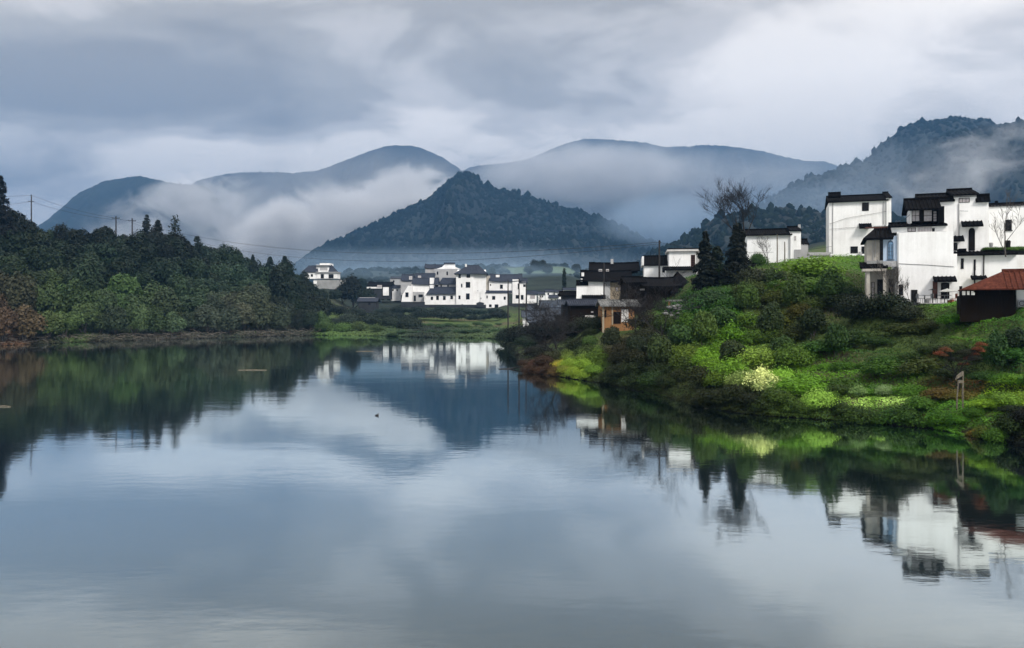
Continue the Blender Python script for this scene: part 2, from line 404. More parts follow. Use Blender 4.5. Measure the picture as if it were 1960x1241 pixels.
MT['rb'] = mountain('mountain', [(1180, 640), (1300, 520), (1400, 430), (1470, 385), (1510, 355), (1560, 338), (1600, 324), (1640, 312), (1665, 300), (1690, 272), (1715, 256), (1740, 243), (1780, 232), (1815, 225), (1850, 226), (1900, 236), (1940, 245), (2050, 300), (2300, 420), (2700, 640)],
                    1500, 650, 500, 'steep wooded mountain with mist on its shoulder above the right bank', seed=3.9, nscale=0.7)
MT['rf'] = mountain('mountain', [(1560, 640), (1680, 420), (1740, 310), (1780, 268), (1810, 258), (1860, 250), (1900, 243), (1940, 236), (2000, 225), (2100, 215), (2300, 260), (2700, 500)],
                    1250, 420, 400, 'dark near mountain shoulder at the edge behind the right hand houses', seed=6.6, nscale=0.6)
# field on the rise behind the village is shaped by the ground sheet; the crowns of the wooded hills:
def blob_base(n=4, SUBD=2):
    out = []
    import bmesh
    for k in range(n):
        bm = bmesh.new(); bmesh.ops.create_icosphere(bm, subdivisions=SUBD, radius=1.0)
        rr = random.Random(k)
        off = Vector((rr.random() * 50, rr.random() * 50, 0))
        for v in bm.verts:
            v.co *= 1 + 0.5 * (mnoise.noise(v.co * 1.6 + off)) + 0.18 * mnoise.noise(v.co * 4.5 + off)
        V = np.array([v.co[:] for v in bm.verts]); F = np.array([[v.index for v in f.verts] for f in bm.faces])
        bm.free(); out.append((V, F))
    return out
BLOB = blob_base(); BLOB1 = blob_base(6, 1)
def canopy(mt, n, size, name, label, seed, tmax=0, zmin=3, rng_t=(20, 92), ufilter=None):
    r = np.random.RandomState(seed)
    X, Y, Z = mt['X'], mt['Y'], mt['Z']
    vs, fs, off = [], [], 0
    rows, cols = X.shape
    k = 0
    while k < n:
        a = r.uniform(rng_t[0], rng_t[1]); bb = r.uniform(0, cols - 1.01)
        i, j = int(a), int(bb)
        x = X[i, j] + (X[i, j + 1] - X[i, j]) * (bb - j); y = Y[i, j] + (Y[min(i + 1, rows - 1), j] - Y[i, j]) * (a - i); z = Z[i, j] * (1 - (bb - j)) + Z[i, j + 1] * (bb - j)
        if z < zmin: k += 1; continue
        u = UC + FPX * x / y
        if u < -150 or u > 2150: k += 1; continue
        V, F = BLOB1[r.randint(6)]
        s = size * (0.55 + 1.1 * r.rand() ** 2.2)
        hz = r.uniform(0.8, 1.7)
        th = r.uniform(0, 6.28); c, sn = math.cos(th), math.sin(th)
        W = np.empty_like(V)
        W[:, 0] = (V[:, 0] * c - V[:, 1] * sn) * s + x; W[:, 1] = (V[:, 0] * sn + V[:, 1] * c) * s + y; W[:, 2] = V[:, 2] * s * hz + z + s * 0.12
        vs.append(W); fs.append(F + off); off += len(V); k += 1
    me = np_mesh(name, np.concatenate(vs), np.concatenate(fs), True)
    return tag(link(name, me, M['forest_crown']), label, 'forest', kind='stuff')
m, t, b = new_mat('forest_crown')
g = t.add('ShaderNodeNewGeometry'); tc = t.add('ShaderNodeTexCoord')
cc = t.ramp(g.outputs['Random Per Island'], [(0.0, (0.005, 0.008, 0.008)), (0.6, (0.010, 0.016, 0.013)), (1.0, (0.017, 0.025, 0.018))], 'LINEAR')
cc = t.mix(t.noise(tc.outputs['Object'], 0.25, 3, 0.7), cc, (0.008, 0.012, 0.008))
t.l.new(cc, b.inputs['Base Color']); b.inputs['Roughness'].default_value = 1.0; b.inputs['Specular IOR Level'].default_value = 0.0
bn = t.add('ShaderNodeBump'); bn.inputs['Strength'].default_value = 1.0; bn.inputs['Distance'].default_value = 2.0
t.l.new(t.noise(tc.outputs['Object'], 0.5, 3, 0.7), bn.inputs['Height']); t.l.new(bn.outputs[0], b.inputs['Normal'])
M['forest_crown'] = m
canopy(MT['dark'], 19000, 3.4, 'forest', 'dense dark tree crowns covering the central hill', 1)
canopy(MT['rl'], 5500, 3.2, 'forest', 'tree crowns on the lower slope behind the big bare tree', 2)
canopy(MT['rb'], 12000, 4.0, 'forest', 'tree crowns on the steep right hand mountain', 3)
canopy(MT['rf'], 8000, 3.5, 'forest', 'tree crowns on the dark near shoulder at the right edge', 4)

canopy(MT['mid'], 2500, 5.0, 'forest', 'tree crowns on the low misty spur', 5)
# rough scrub on the rising fields behind the village
r = np.random.RandomState(31); n = 2600
uu = r.uniform(560, 1260, n); dd = 430 + 520 * r.rand(n) ** 0.8
xs_ = (uu - UC) / FPX * dd
pk = (fbm(xs_ / 45, dd / 60 + 9, 3) > 0.50) & ~((((xs_ - 28) / 42) ** 2 + ((dd - 690) / 110) ** 2) < 0.9)
uu, dd, xs_ = uu[pk], dd[pk], xs_[pk]; zz = ground_z(uu, dd)
vs, fs, off = [], [], 0
for x, y, z in zip(xs_, dd, zz):
    V, F = BLOB1[r.randint(6)]; s = 1.0 + 2.6 * r.rand() ** 2
    vs.append(np.stack([V[:, 0] * s * 1.2 + x, V[:, 1] * s + y, V[:, 2] * s * 0.9 + z + s * 0.3], 1)); fs.append(F + off); off += len(V)
tag(link('scrub', np_mesh('scrub', np.concatenate(vs), np.concatenate(fs), True), M['forest_crown']), 'scattered dark scrub on the misty fields behind the village', 'scrub', kind='stuff')
# ------------------------------------------------------------ building materials
def mat_plaster(name, base, dirt, amt=0.5, seed=0.0, side=None):
    m, t, b = new_mat(name)
    tc = t.add('ShaderNodeTexCoord'); o_ = tc.outputs['Object']
    big = t.noise(t.mapping(o_, (0.35, 0.35, 0.35), (seed, 0, 0)), 1.0, 5, 0.6)
    streak = t.noise(t.mapping(o_, (3.0, 3.0, 0.22), (seed, 2, 0)), 1.0, 5, 0.65)
    fine = t.noise(o_, 5.0, 4, 0.7)
    f = t.math('ADD', t.math('MULTIPLY', big, 0.55), t.math('ADD', t.math('MULTIPLY', streak, 0.35), t.math('MULTIPLY', fine, 0.15)))
    f = t.ramp(f, [(0.46, 0.0), (0.78, amt)], 'LINEAR')
    c = t.mix(f, base, dirt)
    t.l.new(c, b.inputs['Base Color']); b.inputs['Roughness'].default_value = 0.95; b.inputs['Specular IOR Level'].default_value = 0.03
    bn = t.add('ShaderNodeBump'); bn.inputs['Strength'].default_value = 0.25; bn.inputs['Distance'].default_value = 0.02
    t.l.new(fine, bn.inputs['Height']); t.l.new(bn.outputs[0], b.inputs['Normal'])
    return m
def mat_plain(name, c, rough=0.8, metal=0.0, spec=0.3, var=0.35, sc=3.0):
    c2 = [min(1, q * (1 + var)) for q in c]; c1 = [q * (1 - var) for q in c]
    m = mat_noise(name, c1, c2, sc, rough, spec=spec); m.node_tree.nodes['Principled BSDF'].inputs['Metallic'].default_value = metal
    return m
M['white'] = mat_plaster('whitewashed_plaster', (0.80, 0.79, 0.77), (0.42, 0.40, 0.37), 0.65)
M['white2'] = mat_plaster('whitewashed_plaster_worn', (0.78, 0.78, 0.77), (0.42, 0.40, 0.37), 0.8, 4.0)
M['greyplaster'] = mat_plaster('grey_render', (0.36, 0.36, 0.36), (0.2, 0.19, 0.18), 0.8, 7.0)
M['beige'] = mat_plaster('stained_beige_render', (0.42, 0.39, 0.34), (0.17, 0.15, 0.13), 0.95, 9.0)
M['bluewall'] = mat_plaster('pale_blue_render', (0.36, 0.44, 0.54), (0.22, 0.27, 0.34), 0.6, 2.0)
M['orange'] = mat_plaster('ochre_mud_wall', (0.24, 0.125, 0.055), (0.09, 0.05, 0.028), 0.9, 3.0)
M['mud'] = mat_plaster('bare_earth_wall', (0.30, 0.25, 0.18), (0.12, 0.10, 0.08), 0.9, 5.0)
M['darkstone'] = mat_plaster('dark_stone_wall', (0.035, 0.037, 0.04), (0.014, 0.015, 0.017), 0.9, 6.0)
M['concrete'] = mat_plaster('old_concrete', (0.28, 0.28, 0.27), (0.12, 0.12, 0.12), 0.9, 8.0)
def mat_tile(name, c1, c2, c3, sc=2.2):
    m, t, b = new_mat(name)
    tc = t.add('ShaderNodeTexCoord'); o_ = tc.outputs['Object']
    n1 = t.noise(t.mapping(o_, (sc, sc * 0.6, sc * 0.6)), 1.0, 5, 0.75); n2 = t.noise(o_, 0.5, 3, 0.6)
    c = t.ramp(n1, [(0.35, c1), (0.6, c2), (0.8, c3)], 'LINEAR')
    wv = t.add('ShaderNodeTexWave', wave_type='BANDS', bands_direction='Z'); t.l.new(o_, wv.inputs['Vector']); wv.inputs['Scale'].default_value = 2.2; wv.inputs['Distortion'].default_value = 0.6
    c = t.mix(t.math('MULTIPLY', wv.outputs['Fac'], 0.4), c, c1)
    t.l.new(c, b.inputs['Base Color']); b.inputs['Roughness'].default_value = 0.9; b.inputs['Specular IOR Level'].default_value = 0.04
    return m
M['tile'] = mat_tile('black_clay_tile', (0.002, 0.002, 0.0025), (0.005, 0.005, 0.006), (0.022, 0.022, 0.024))
M['tile_grey'] = mat_tile('grey_clay_tile', (0.025, 0.03, 0.04), (0.06, 0.07, 0.085), (0.2, 0.21, 0.23))
M['tile_slate'] = mat_tile('weathered_slate_tile', (0.018, 0.021, 0.03), (0.04, 0.046, 0.06), (0.09, 0.10, 0.12))
M['tile_red'] = mat_tile('red_clay_tile', (0.04, 0.012, 0.008), (0.095, 0.03, 0.018), (0.18, 0.075, 0.05), 3.5)
M['tile_light'] = mat_tile('lichened_tile', (0.09, 0.09, 0.09), (0.2, 0.2, 0.19), (0.42, 0.41, 0.38), 3.0)
M['pane'] = mat_plain('dark_glass', (0.005, 0.005, 0.006), 0.25, 0, 0.2, 0.5)
M['pane_blue'] = mat_plain('blue_glass', (0.10, 0.19, 0.30), 0.25, 0, 0.5, 0.5, 6)
M['pane_light'] = mat_plain('curtained_glass', (0.36, 0.33, 0.33), 0.4, 0, 0.4, 0.25, 4)
M['frame'] = mat_plain('dark_painted_wood', (0.007, 0.006, 0.006), 0.8, spec=0.1)
M['frame_light'] = mat_plain('pale_stone_surround', (0.5, 0.48, 0.46), 0.85, var=0.15)
M['frame_blue'] = mat_plain('slate_blue_painted_wood', (0.05, 0.075, 0.11), 0.6)
M['wood'] = mat_plaster('black_weathered_boards', (0.010, 0.007, 0.005), (0.003, 0.003, 0.003), 0.9, 1.0)
M['redwood'] = mat_plain('red_brown_shutter', (0.07, 0.025, 0.018), 0.7)
M['greypost'] = mat_plain('silvery_weathered_timber', (0.11, 0.095, 0.07), 0.9, var=0.4, sc=8)
M['pole'] = mat_plain('dark_utility_pole', (0.022, 0.020, 0.020), 0.9)
M['metal'] = mat_plain('dull_grey_metal', (0.25, 0.26, 0.27), 0.5, 0.4)
M['terracotta'] = mat_plain('terracotta', (0.28, 0.09, 0.05), 0.85)
M['canvas'] = mat_plain('grey_canvas', (0.3, 0.3, 0.28), 0.9)

class MB:
    def __init__(s): s.V = []; s.F = []
    def add(s, V, F):
        o = len(s.V); s.V += [tuple(v) for v in V]; s.F += [tuple(i + o for i in f) for f in F]; return s
    def box(s, x0, x1, y0, y1, z0, z1):
        return s.add([(x0, y0, z0), (x1, y0, z0), (x1, y1, z0), (x0, y1, z0), (x0, y0, z1), (x1, y0, z1), (x1, y1, z1), (x0, y1, z1)],
                     [(0, 3, 2, 1), (4, 5, 6, 7), (0, 1, 5, 4), (1, 2, 6, 5), (2, 3, 7, 6), (3, 0, 4, 7)])
    def prism_x(s, x0, x1, prof):      # prof: list of (y, z), convex or simple, extruded along x
        n = len(prof)
        V = [(x0, y, z) for y, z in prof] + [(x1, y, z) for y, z in prof]
        F = [tuple(range(n - 1, -1, -1)), tuple(range(n, 2 * n))] + [(i, (i + 1) % n, n + (i + 1) % n, n + i) for i in range(n)]
        return s.add(V, F)
    def prism_y(s, y0, y1, prof):      # prof: list of (x, z)
        n = len(prof)
        V = [(x, y0, z) for x, z in prof] + [(x, y1, z) for x, z in prof]
        F = [tuple(range(n)), tuple(range(2 * n - 1, n - 1, -1))] + [((i + 1) % n, i, n + i, n + (i + 1) % n) for i in range(n)]
        return s.add(V, F)
    def tube(s, pts, rads, sides=6):
        V, F = tube(pts, rads, sides)
        s.add(V, [tuple(f) for f in F]); n = len(pts)
        o = len(s.V) - len(V)
        s.F.append(tuple(o + k for k in range(sides))[::-1]); s.F.append(tuple(o + (n - 1) * sides + k for k in range(sides)))
        return s
    def build(s, name, mat, parent=None, org=(0, 0, 0), label=None):
        me = bpy.data.meshes.new(name)
        me.from_pydata([(v[0] - org[0], v[1] - org[1], v[2] - org[2]) for v in s.V], [], s.F)
        me.update(); me.validate()
        import bmesh
        bm = bmesh.new(); bm.from_mesh(me); bmesh.ops.recalc_face_normals(bm, faces=bm.faces); bm.to_mesh(me); bm.free()
        o = link(name, me, M[mat], parent, (0, 0, 0) if parent else org)
        if label: o['label'] = label
        return o
def X(u, d): return (u - UC) / FPX * d
def Zv(v, d): return CAMZ + (VH - v) / FPX * d

class House:
    """a building in its own frame: yaw turns its front; every feature is given by photo column, row and depth of its plane"""
    def __init__(s, name, label, cat, u, v, d, group=None, rib=0.32, yaw=0.0):
        s.org = P(u, v, d); s.d = d; s.e = empty(name, s.org, label, cat, group); s.w = {}; s.wa = {}; s.rib = rib
        s.e.rotation_euler.z = math.radians(yaw); s.c = math.cos(math.radians(yaw)); s.s = math.sin(math.radians(yaw)); s.yaw = yaw
    def lx(s, u, d):
        k = (u - UC) / FPX; ly = d - s.d
        return (k * s.org[1] - s.org[0] + ly * (s.s + k * s.c)) / (s.c - k * s.s)
    def lz(s, v, u, d):
        t_ = s.org[1] + s.lx(u, d) * s.s + (d - s.d) * s.c
        return CAMZ + (VH - v) / FPX * t_ - s.org[2]
    def L(s, u, v, d): return (s.lx(u, d), d - s.d, s.lz(v, u, d))
    def wall(s, u0, v0, u1, v1, d, depth, mat='white', drop=0.0):
        um = (u0 + u1) / 2; k = s.w.setdefault(mat, MB()); y = d - s.d
        k.box(s.lx(u0, d), s.lx(u1, d), y, y + depth, s.lz(v1, um, d) - drop, s.lz(v0, um, d)); return s
    def gable(s, x0, x1, y0, y1, z0, z1, mat='white'):
        s.w.setdefault(mat, MB()).prism_x(x0, x1, [(y0, z0), (y1, z0), ((y0 + y1) / 2, z1)])
    def part(s, name, mat, u0, v0, u1, v1, d, depth, label=None, parent=None):
        um = (u0 + u1) / 2; y = d - s.d
        return MB().box(s.lx(u0, d), s.lx(u1, d), y, y + depth, s.lz(v1, um, d), s.lz(v0, um, d)).build(name, mat, parent or s.e, (0, 0, 0), label)
    def ribs(s, mb, x0, x1, a, b_, r):
        n = max(2, int((x1 - x0) / s.rib)); 
        for i in range(n + 1):
            x = x0 + (x1 - x0) * i / n
            mb.add([(x - r, a[0], a[1]), (x, a[0], a[1] + r * 1.1), (x + r, a[0], a[1]), (x - r, b_[0], b_[1]), (x, b_[0], b_[1] + r * 1.1), (x + r, b_[0], b_[1])],
                   [(0, 1, 4, 3), (1, 2, 5, 4), (0, 2, 1), (3, 4, 5)])
    def roof(s, u0, u1, ve, vr, d, depth, mat='tile', over=0.45, th=0.16, hip=(0, 0), name='roof', end=0.3, curve=0.0, label=None, gable=None, shed=False):
        """tiled roof, ridge along x: eave row ve at the front, ridge row vr"""
        um = (u0 + u1) / 2; x0, x1 = s.lx(u0, d), s.lx(u1, d); ze = s.lz(ve, um, d); yl = d - s.d
        y0, y1 = yl - over, yl + depth + over; ym = (y0 + y1) / 2 if not shed else y1 - 0.02
        zr = max(s.lz(vr, um, ym + s.d), ze + 0.12)
        mb = MB(); xa, xb = x0 - end, x1 + end; h0, h1 = hip
        n = 8 if curve else 1
        xs = [xa + (xb - xa) * i / n for i in range(n + 1)]
        def lift(x): q = abs((x - (xa + xb) / 2) / ((xb - xa) / 2)); return curve * q ** 3
        def row(x):
            t_ = 1.0
            if h0 and x < xa + h0: t_ = (x - xa) / h0
            if h1 and x > xb - h1: t_ = min(t_, (xb - x) / h1)
            return t_
        if h0 or h1:
            R0, R1 = xa + h0, xb - h1
            V = [(xa, y0, ze), (xb, y0, ze), (xb, y1, ze), (xa, y1, ze), (R0, ym, zr), (R1, ym, zr), (xa, y0, ze - th), (xb, y0, ze - th), (xb, y1, ze - th), (xa, y1, ze - th)]
            mb.add(V, [(0, 1, 5, 4), (2, 3, 4, 5), (1, 2, 5), (3, 0, 4), (6, 7, 1, 0), (7, 8, 2, 1), (8, 9, 3, 2), (9, 6, 0, 3), (9, 8, 7, 6)])
            mb.box(R0 - .1, R1 + .1, ym - 0.15, ym + 0.15, zr - 0.1, zr + 0.16)
            if s.rib < 1:
                nn = max(2, int((R1 - R0) / s.rib)); s.ribs(mb, R0, R1, (y0 - 0.02, ze + 0.005), (ym, zr + 0.005), 0.075)
        else:
            for i in range(n):
                a, c = xs[i], xs[i + 1]; la, lc = lift(a), lift(c)
                V = [(a, y0, ze + la), (c, y0, ze + lc), (c, ym, zr + lc), (a, ym, zr + la), (c, y1, ze + lc if not shed else zr + lc), (a, y1, ze + la if not shed else zr + la),
                     (a, y0, ze + la - th), (c, y0, ze + lc - th), (c, ym, zr + lc - th), (a, ym, zr + la - th), (c, y1, (ze if not shed else zr) + lc - th), (a, y1, (ze if not shed else zr) + la - th)]
                F = [(0, 1, 2, 3), (3, 2, 4, 5), (6, 9, 8, 7), (9, 11, 10, 8), (0, 6, 7, 1), (5, 4, 10, 11)]
                if i == 0: F += [(0, 3, 9, 6), (3, 5, 11, 9)]
                if i == n - 1: F += [(1, 7, 8, 2), (2, 8, 10, 4)]
                mb.add(V, F)
            if not shed:
                for i in range(n): 
                    a, c = xs[i], xs[i + 1]; zl = zr + max(lift(a), lift(c)) * 0.8
                    mb.box(a, c + 0.001, ym - 0.14, ym + 0.14, zl - 0.08, zl + 0.18)
            if s.rib < 1 and not curve: s.ribs(mb, xa + 0.08, xb - 0.08, (y0 - 0.03, ze + 0.004), (ym, zr + 0.004), 0.075)
            if gable: s.gable(x0, x1, yl, yl + depth, ze - th, ze + (zr - ze) * (depth / (depth + 2 * over)) - th, gable)
        return mb.build(name, mat, s.e, (0, 0, 0), label)
    def cap(s, u0, u1, v0, v1, d, depth=0.5, mat='tile', label=None):
        """tiled coping on a wall top"""
        return s.roof(u0, u1, v1, v0, d, depth, mat, over=0.22, th=0.14, end=0.12, name='coping', label=label)
    def window(s, u0, v0, u1, v1, d, frame='frame', pane='pane', bars=(1, 1), name='window', fw=0.07, sill=False, arch=0.0, side=False, label=None):
        um = (u0 + u1) / 2; x0, x1, z0, z1 = s.lx(u0, d), s.lx(u1, d), s.lz(v1, um, d), s.lz(v0, um, d); d = d - s.d
        mb = MB(); yf, yb = d - 0.05, d - 0.003
        mb.box(x0, x0 + fw, yf, yb, z0, z1); mb.box(x1 - fw, x1, yf, yb, z0, z1)
        mb.box(x0 + fw, x1 - fw, yf, yb, z0, z0 + fw)
        if arch:
            k = 8; pts = []
            for i in range(k + 1):
                a = math.pi * i / k; pts.append(((x0 + x1) / 2 - (x1 - x0) / 2 * math.cos(a), z1 + arch * math.sin(a)))
            for i in range(k):
                (a0, b0), (a1, b1) = pts[i], pts[i + 1]
                mb.prism_y(yf, yb, [(a0, b0), (a1, b1), (a1 * 0.9 + 0.1 * (x0 + x1) / 2, b1 - fw), (a0 * 0.9 + 0.1 * (x0 + x1) / 2, b0 - fw)])
        else: mb.box(x0 + fw, x1 - fw, yf, yb, z1 - fw, z1)
        for i in range(1, bars[0]):
            x = x0 + (x1 - x0) * i / bars[0]; mb.box(x - 0.02, x + 0.02, yf + 0.012, yb - 0.002, z0 + fw, z1 - fw)
        for i in range(1, bars[1]):
            z = z0 + (z1 - z0) * i / bars[1]; mb.box(x0 + fw, x1 - fw, yf + 0.014, yb - 0.002, z - 0.02, z + 0.02)
        if sill: mb.box(x0 - 0.08, x1 + 0.08, yf - 0.06, yb, z0 - 0.08, z0 - 0.001)
        f = mb.build(name, frame, s.e, (0, 0, 0), label)
        p = MB()
        if arch: p.prism_y(d - 0.028, d - 0.006, [(x0 + .01, z0 + 0.01), (x1 - .01, z0 + 0.01)] + [(a, b_ - 0.01) for a, b_ in reversed(pts)])
        else: p.box(x0 + 0.01, x1 - 0.01, d - 0.028, d - 0.006, z0 + 0.01, z1 - 0.01)
        p.build('pane' if name == 'window' else 'leaf', pane, f, (0, 0, 0))
        return f
    def door(s, *a, **k): k.setdefault('pane', 'wood'); return s.window(*a, name='door', **k)
    def tubep(s, name, mat, pts, r, label=None, sides=5):
        return MB().tube([s.L(*p) for p in pts], [r] * len(pts), sides).build(name, mat, s.e, (0, 0, 0), label)
    def done(s):
        first = True
        for k, mb in s.w.items(): mb.build('wall', k, s.e, (0, 0, 0))
        for k, mb in s.wa.items(): mb.build('wall', k, s.e, s.org)
        return s.e
# ------------------------------------------------------------ foliage
def leaf_quads(C, N, size, r, aspect=0.62, sizevar=0.4):
    """rhombic leaves at C (n,3) facing N (n,3)"""
    n = len(C)
    N = N / (np.linalg.norm(N, axis=1, keepdims=True) + 1e-9)
    R = r.normal(size=(n, 3))
    A = np.cross(N, R); A /= (np.linalg.norm(A, axis=1, keepdims=True) + 1e-9)
    B = np.cross(N, A)
    s = (size * (1 + sizevar * (r.rand(n) * 2 - 1)))[:, None]
    V = np.stack([C + A * s, C + B * s * aspect + N * s * 0.12, C - A * s, C - B * s * aspect + N * s * 0.12], 1).reshape(-1, 3)
    F = np.arange(4 * n).reshape(n, 4)
    return V, F
def crown_pts(rx, rz, nclump, nleaf, seed, spread=0.9, csize=0.42, low=-0.55, rag=0.25):
    r = np.random.RandomState(seed)
    C, N = [], []
    cl = []
    for k in range(nclump):
        for _ in range(30):
            d = r.normal(size=3); d /= np.linalg.norm(d)
            if d[2] > low: break
        q = r.uniform(0.35, 1.0) ** 0.6
        c = d * q * (1 - csize) * np.array([rx, rx, rz]) * spread
        cl.append((c, csize * r.uniform(0.65, 1.25)))
    per = nleaf // nclump
    for c, cs in cl:
        d = r.normal(size=(per, 3)); d /= np.linalg.norm(d, axis=1, keepdims=True)
        d[:, 2] = np.where(d[:, 2] < -0.4, -d[:, 2], d[:, 2])
        rad = (0.62 + 0.38 * r.rand(per) ** 0.5 + rag * np.abs(r.normal(size=per)) * 0.5)[:, None]
        p = c + d * rad * cs * np.array([rx, rx, rz])
        C.append(p); N.append(d + 0.42 * r.normal(size=(per, 3)) + np.array([0, 0, 0.1]))
    return np.concatenate(C), np.concatenate(N), r
def crown_mesh(name, rx, rz, nclump, nleaf, leaf, seed, **kw):
    C, N, r = crown_pts(rx, rz, nclump, nleaf, seed, **kw)
    V, F = leaf_quads(C, N, leaf, r)
    me = np_mesh(name, V, F); me.materials.append(M['leaf'])
    return me
def conifer_mesh(name, h, rad, seed, n=9000, leaf=0.2, gaps=0.15, power=0.85):
    r = np.random.RandomState(seed)
    lay = 22
    C, N = [], []
    for k in range(lay):
        t_ = (k + r.uniform(-0.3, 0.3)) / lay
        t_ = min(max(t_, 0), 1)
        R = rad * (1 - t_) ** power * r.uniform(0.85, 1.12) + 0.12
        m_ = int(n / lay * (1 - t_ * 0.85) * 1.7)
        nb = 7 + int(6 * (1 - t_))
        ba = r.rand(nb) * 6.28; bl = r.uniform(0.62, 1.12, nb)
        bi = r.randint(nb, size=m_)
        q = r.rand(m_) ** 0.55
        rr = R * q * bl[bi]
        a = ba[bi] + r.normal(size=m_) * 0.22
        z = h * t_ - rr * 0.22 + r.normal(size=m_) * 0.14 * h / lay * 2
        C.append(np.stack([rr * np.cos(a), rr * np.sin(a), z], 1))
        N.append(np.stack([np.cos(a) * 0.6, np.sin(a) * 0.6, 0.6 + 0 * a], 1) + 0.5 * r.normal(size=(m_, 3)))
    C = np.concatenate(C); N = np.concatenate(N)
    V, F = leaf_quads(C, N, leaf, r, 0.4)
    me = np_mesh(name, V, F); me.materials.append(M['leaf'])
    return me
def tube(pts, rads, sides=5):
    pts = np.asarray(pts, float); n = len(pts)
    V, F = [], []
    for i in range(n):
        d = pts[min(i + 1, n - 1)] - pts[max(i - 1, 0)]; d = d / (np.linalg.norm(d) + 1e-9)
        a = np.cross(d, [0.31, 0.95, 0.05] if abs(d[1]) < 0.9 else [1, 0, 0]); a /= np.linalg.norm(a); b_ = np.cross(d, a)
        for k in range(sides):
            th = 2 * math.pi * k / sides
            V.append(pts[i] + rads[i] * (a * math.cos(th) + b_ * math.sin(th)))
    for i in range(n - 1):
        for k in range(sides):
            F.append((i * sides + k, i * sides + (k + 1) % sides, (i + 1) * sides + (k + 1) % sides, (i + 1) * sides + k))
    return np.array(V), np.array(F)
def branches(h, seed, levels=4, spread=0.5, r0=0.16, nchild=(3, 5), up=0.35, lean=(0, 0), first=0.3, rmin=0.012, lratio=(0.55, 0.8)):
    rnd = random.Random(seed); Vs, Fs = [], []; off = [0]
    def grow(p, d, L, rad, lev):
        n = 5; pts = [p.copy()]; rr = [rad]
        for i in range(n):
            d = (d + Vector((rnd.gauss(0, .1), rnd.gauss(0, .1), rnd.gauss(0, .05) + up * 0.08))).normalized()
            pts.append(pts[-1] + d * L / n); rr.append(max(rad * (1 - 0.55 * (i + 1) / n), rmin * 0.8))
        V, F = tube([q[:] for q in pts], rr, 6 if lev == 0 else (4 if lev < 3 else 3))
        Vs.append(V); Fs.append(F + off[0]); off[0] += len(V)
        if lev >= levels: return
        for c in range(rnd.randint(*nchild)):
            t_ = first + (1 - first) * rnd.random() if lev == 0 else 0.25 + 0.75 * rnd.random()
            q = t_ * n; i = min(int(q), n - 1)
            pp = pts[i].lerp(pts[i + 1], q - i)
            ax = Vector((rnd.gauss(0, 1), rnd.gauss(0, 1), rnd.gauss(0, .3) + up)).normalized()
            nd = (d + ax * spread * rnd.uniform(0.8, 1.5)).normalized()
            grow(pp, nd, L * rnd.uniform(*lratio), max(rr[i] * 0.58, rmin), lev + 1)
    grow(Vector((0, 0, -0.5)), Vector((lean[0], lean[1], 1)).normalized(), h * 0.5, r0, 0)
    return np.concatenate(Vs), np.concatenate(Fs)
def trunk_mesh(name, h, r0, seed):
    V, F = branches(h * 1.6, seed, 1, 0.6, r0, (4, 6), 0.5, first=0.35, rmin=0.04)
    me = np_mesh(name, V, F, True); me.materials.append(M['bark']); return me

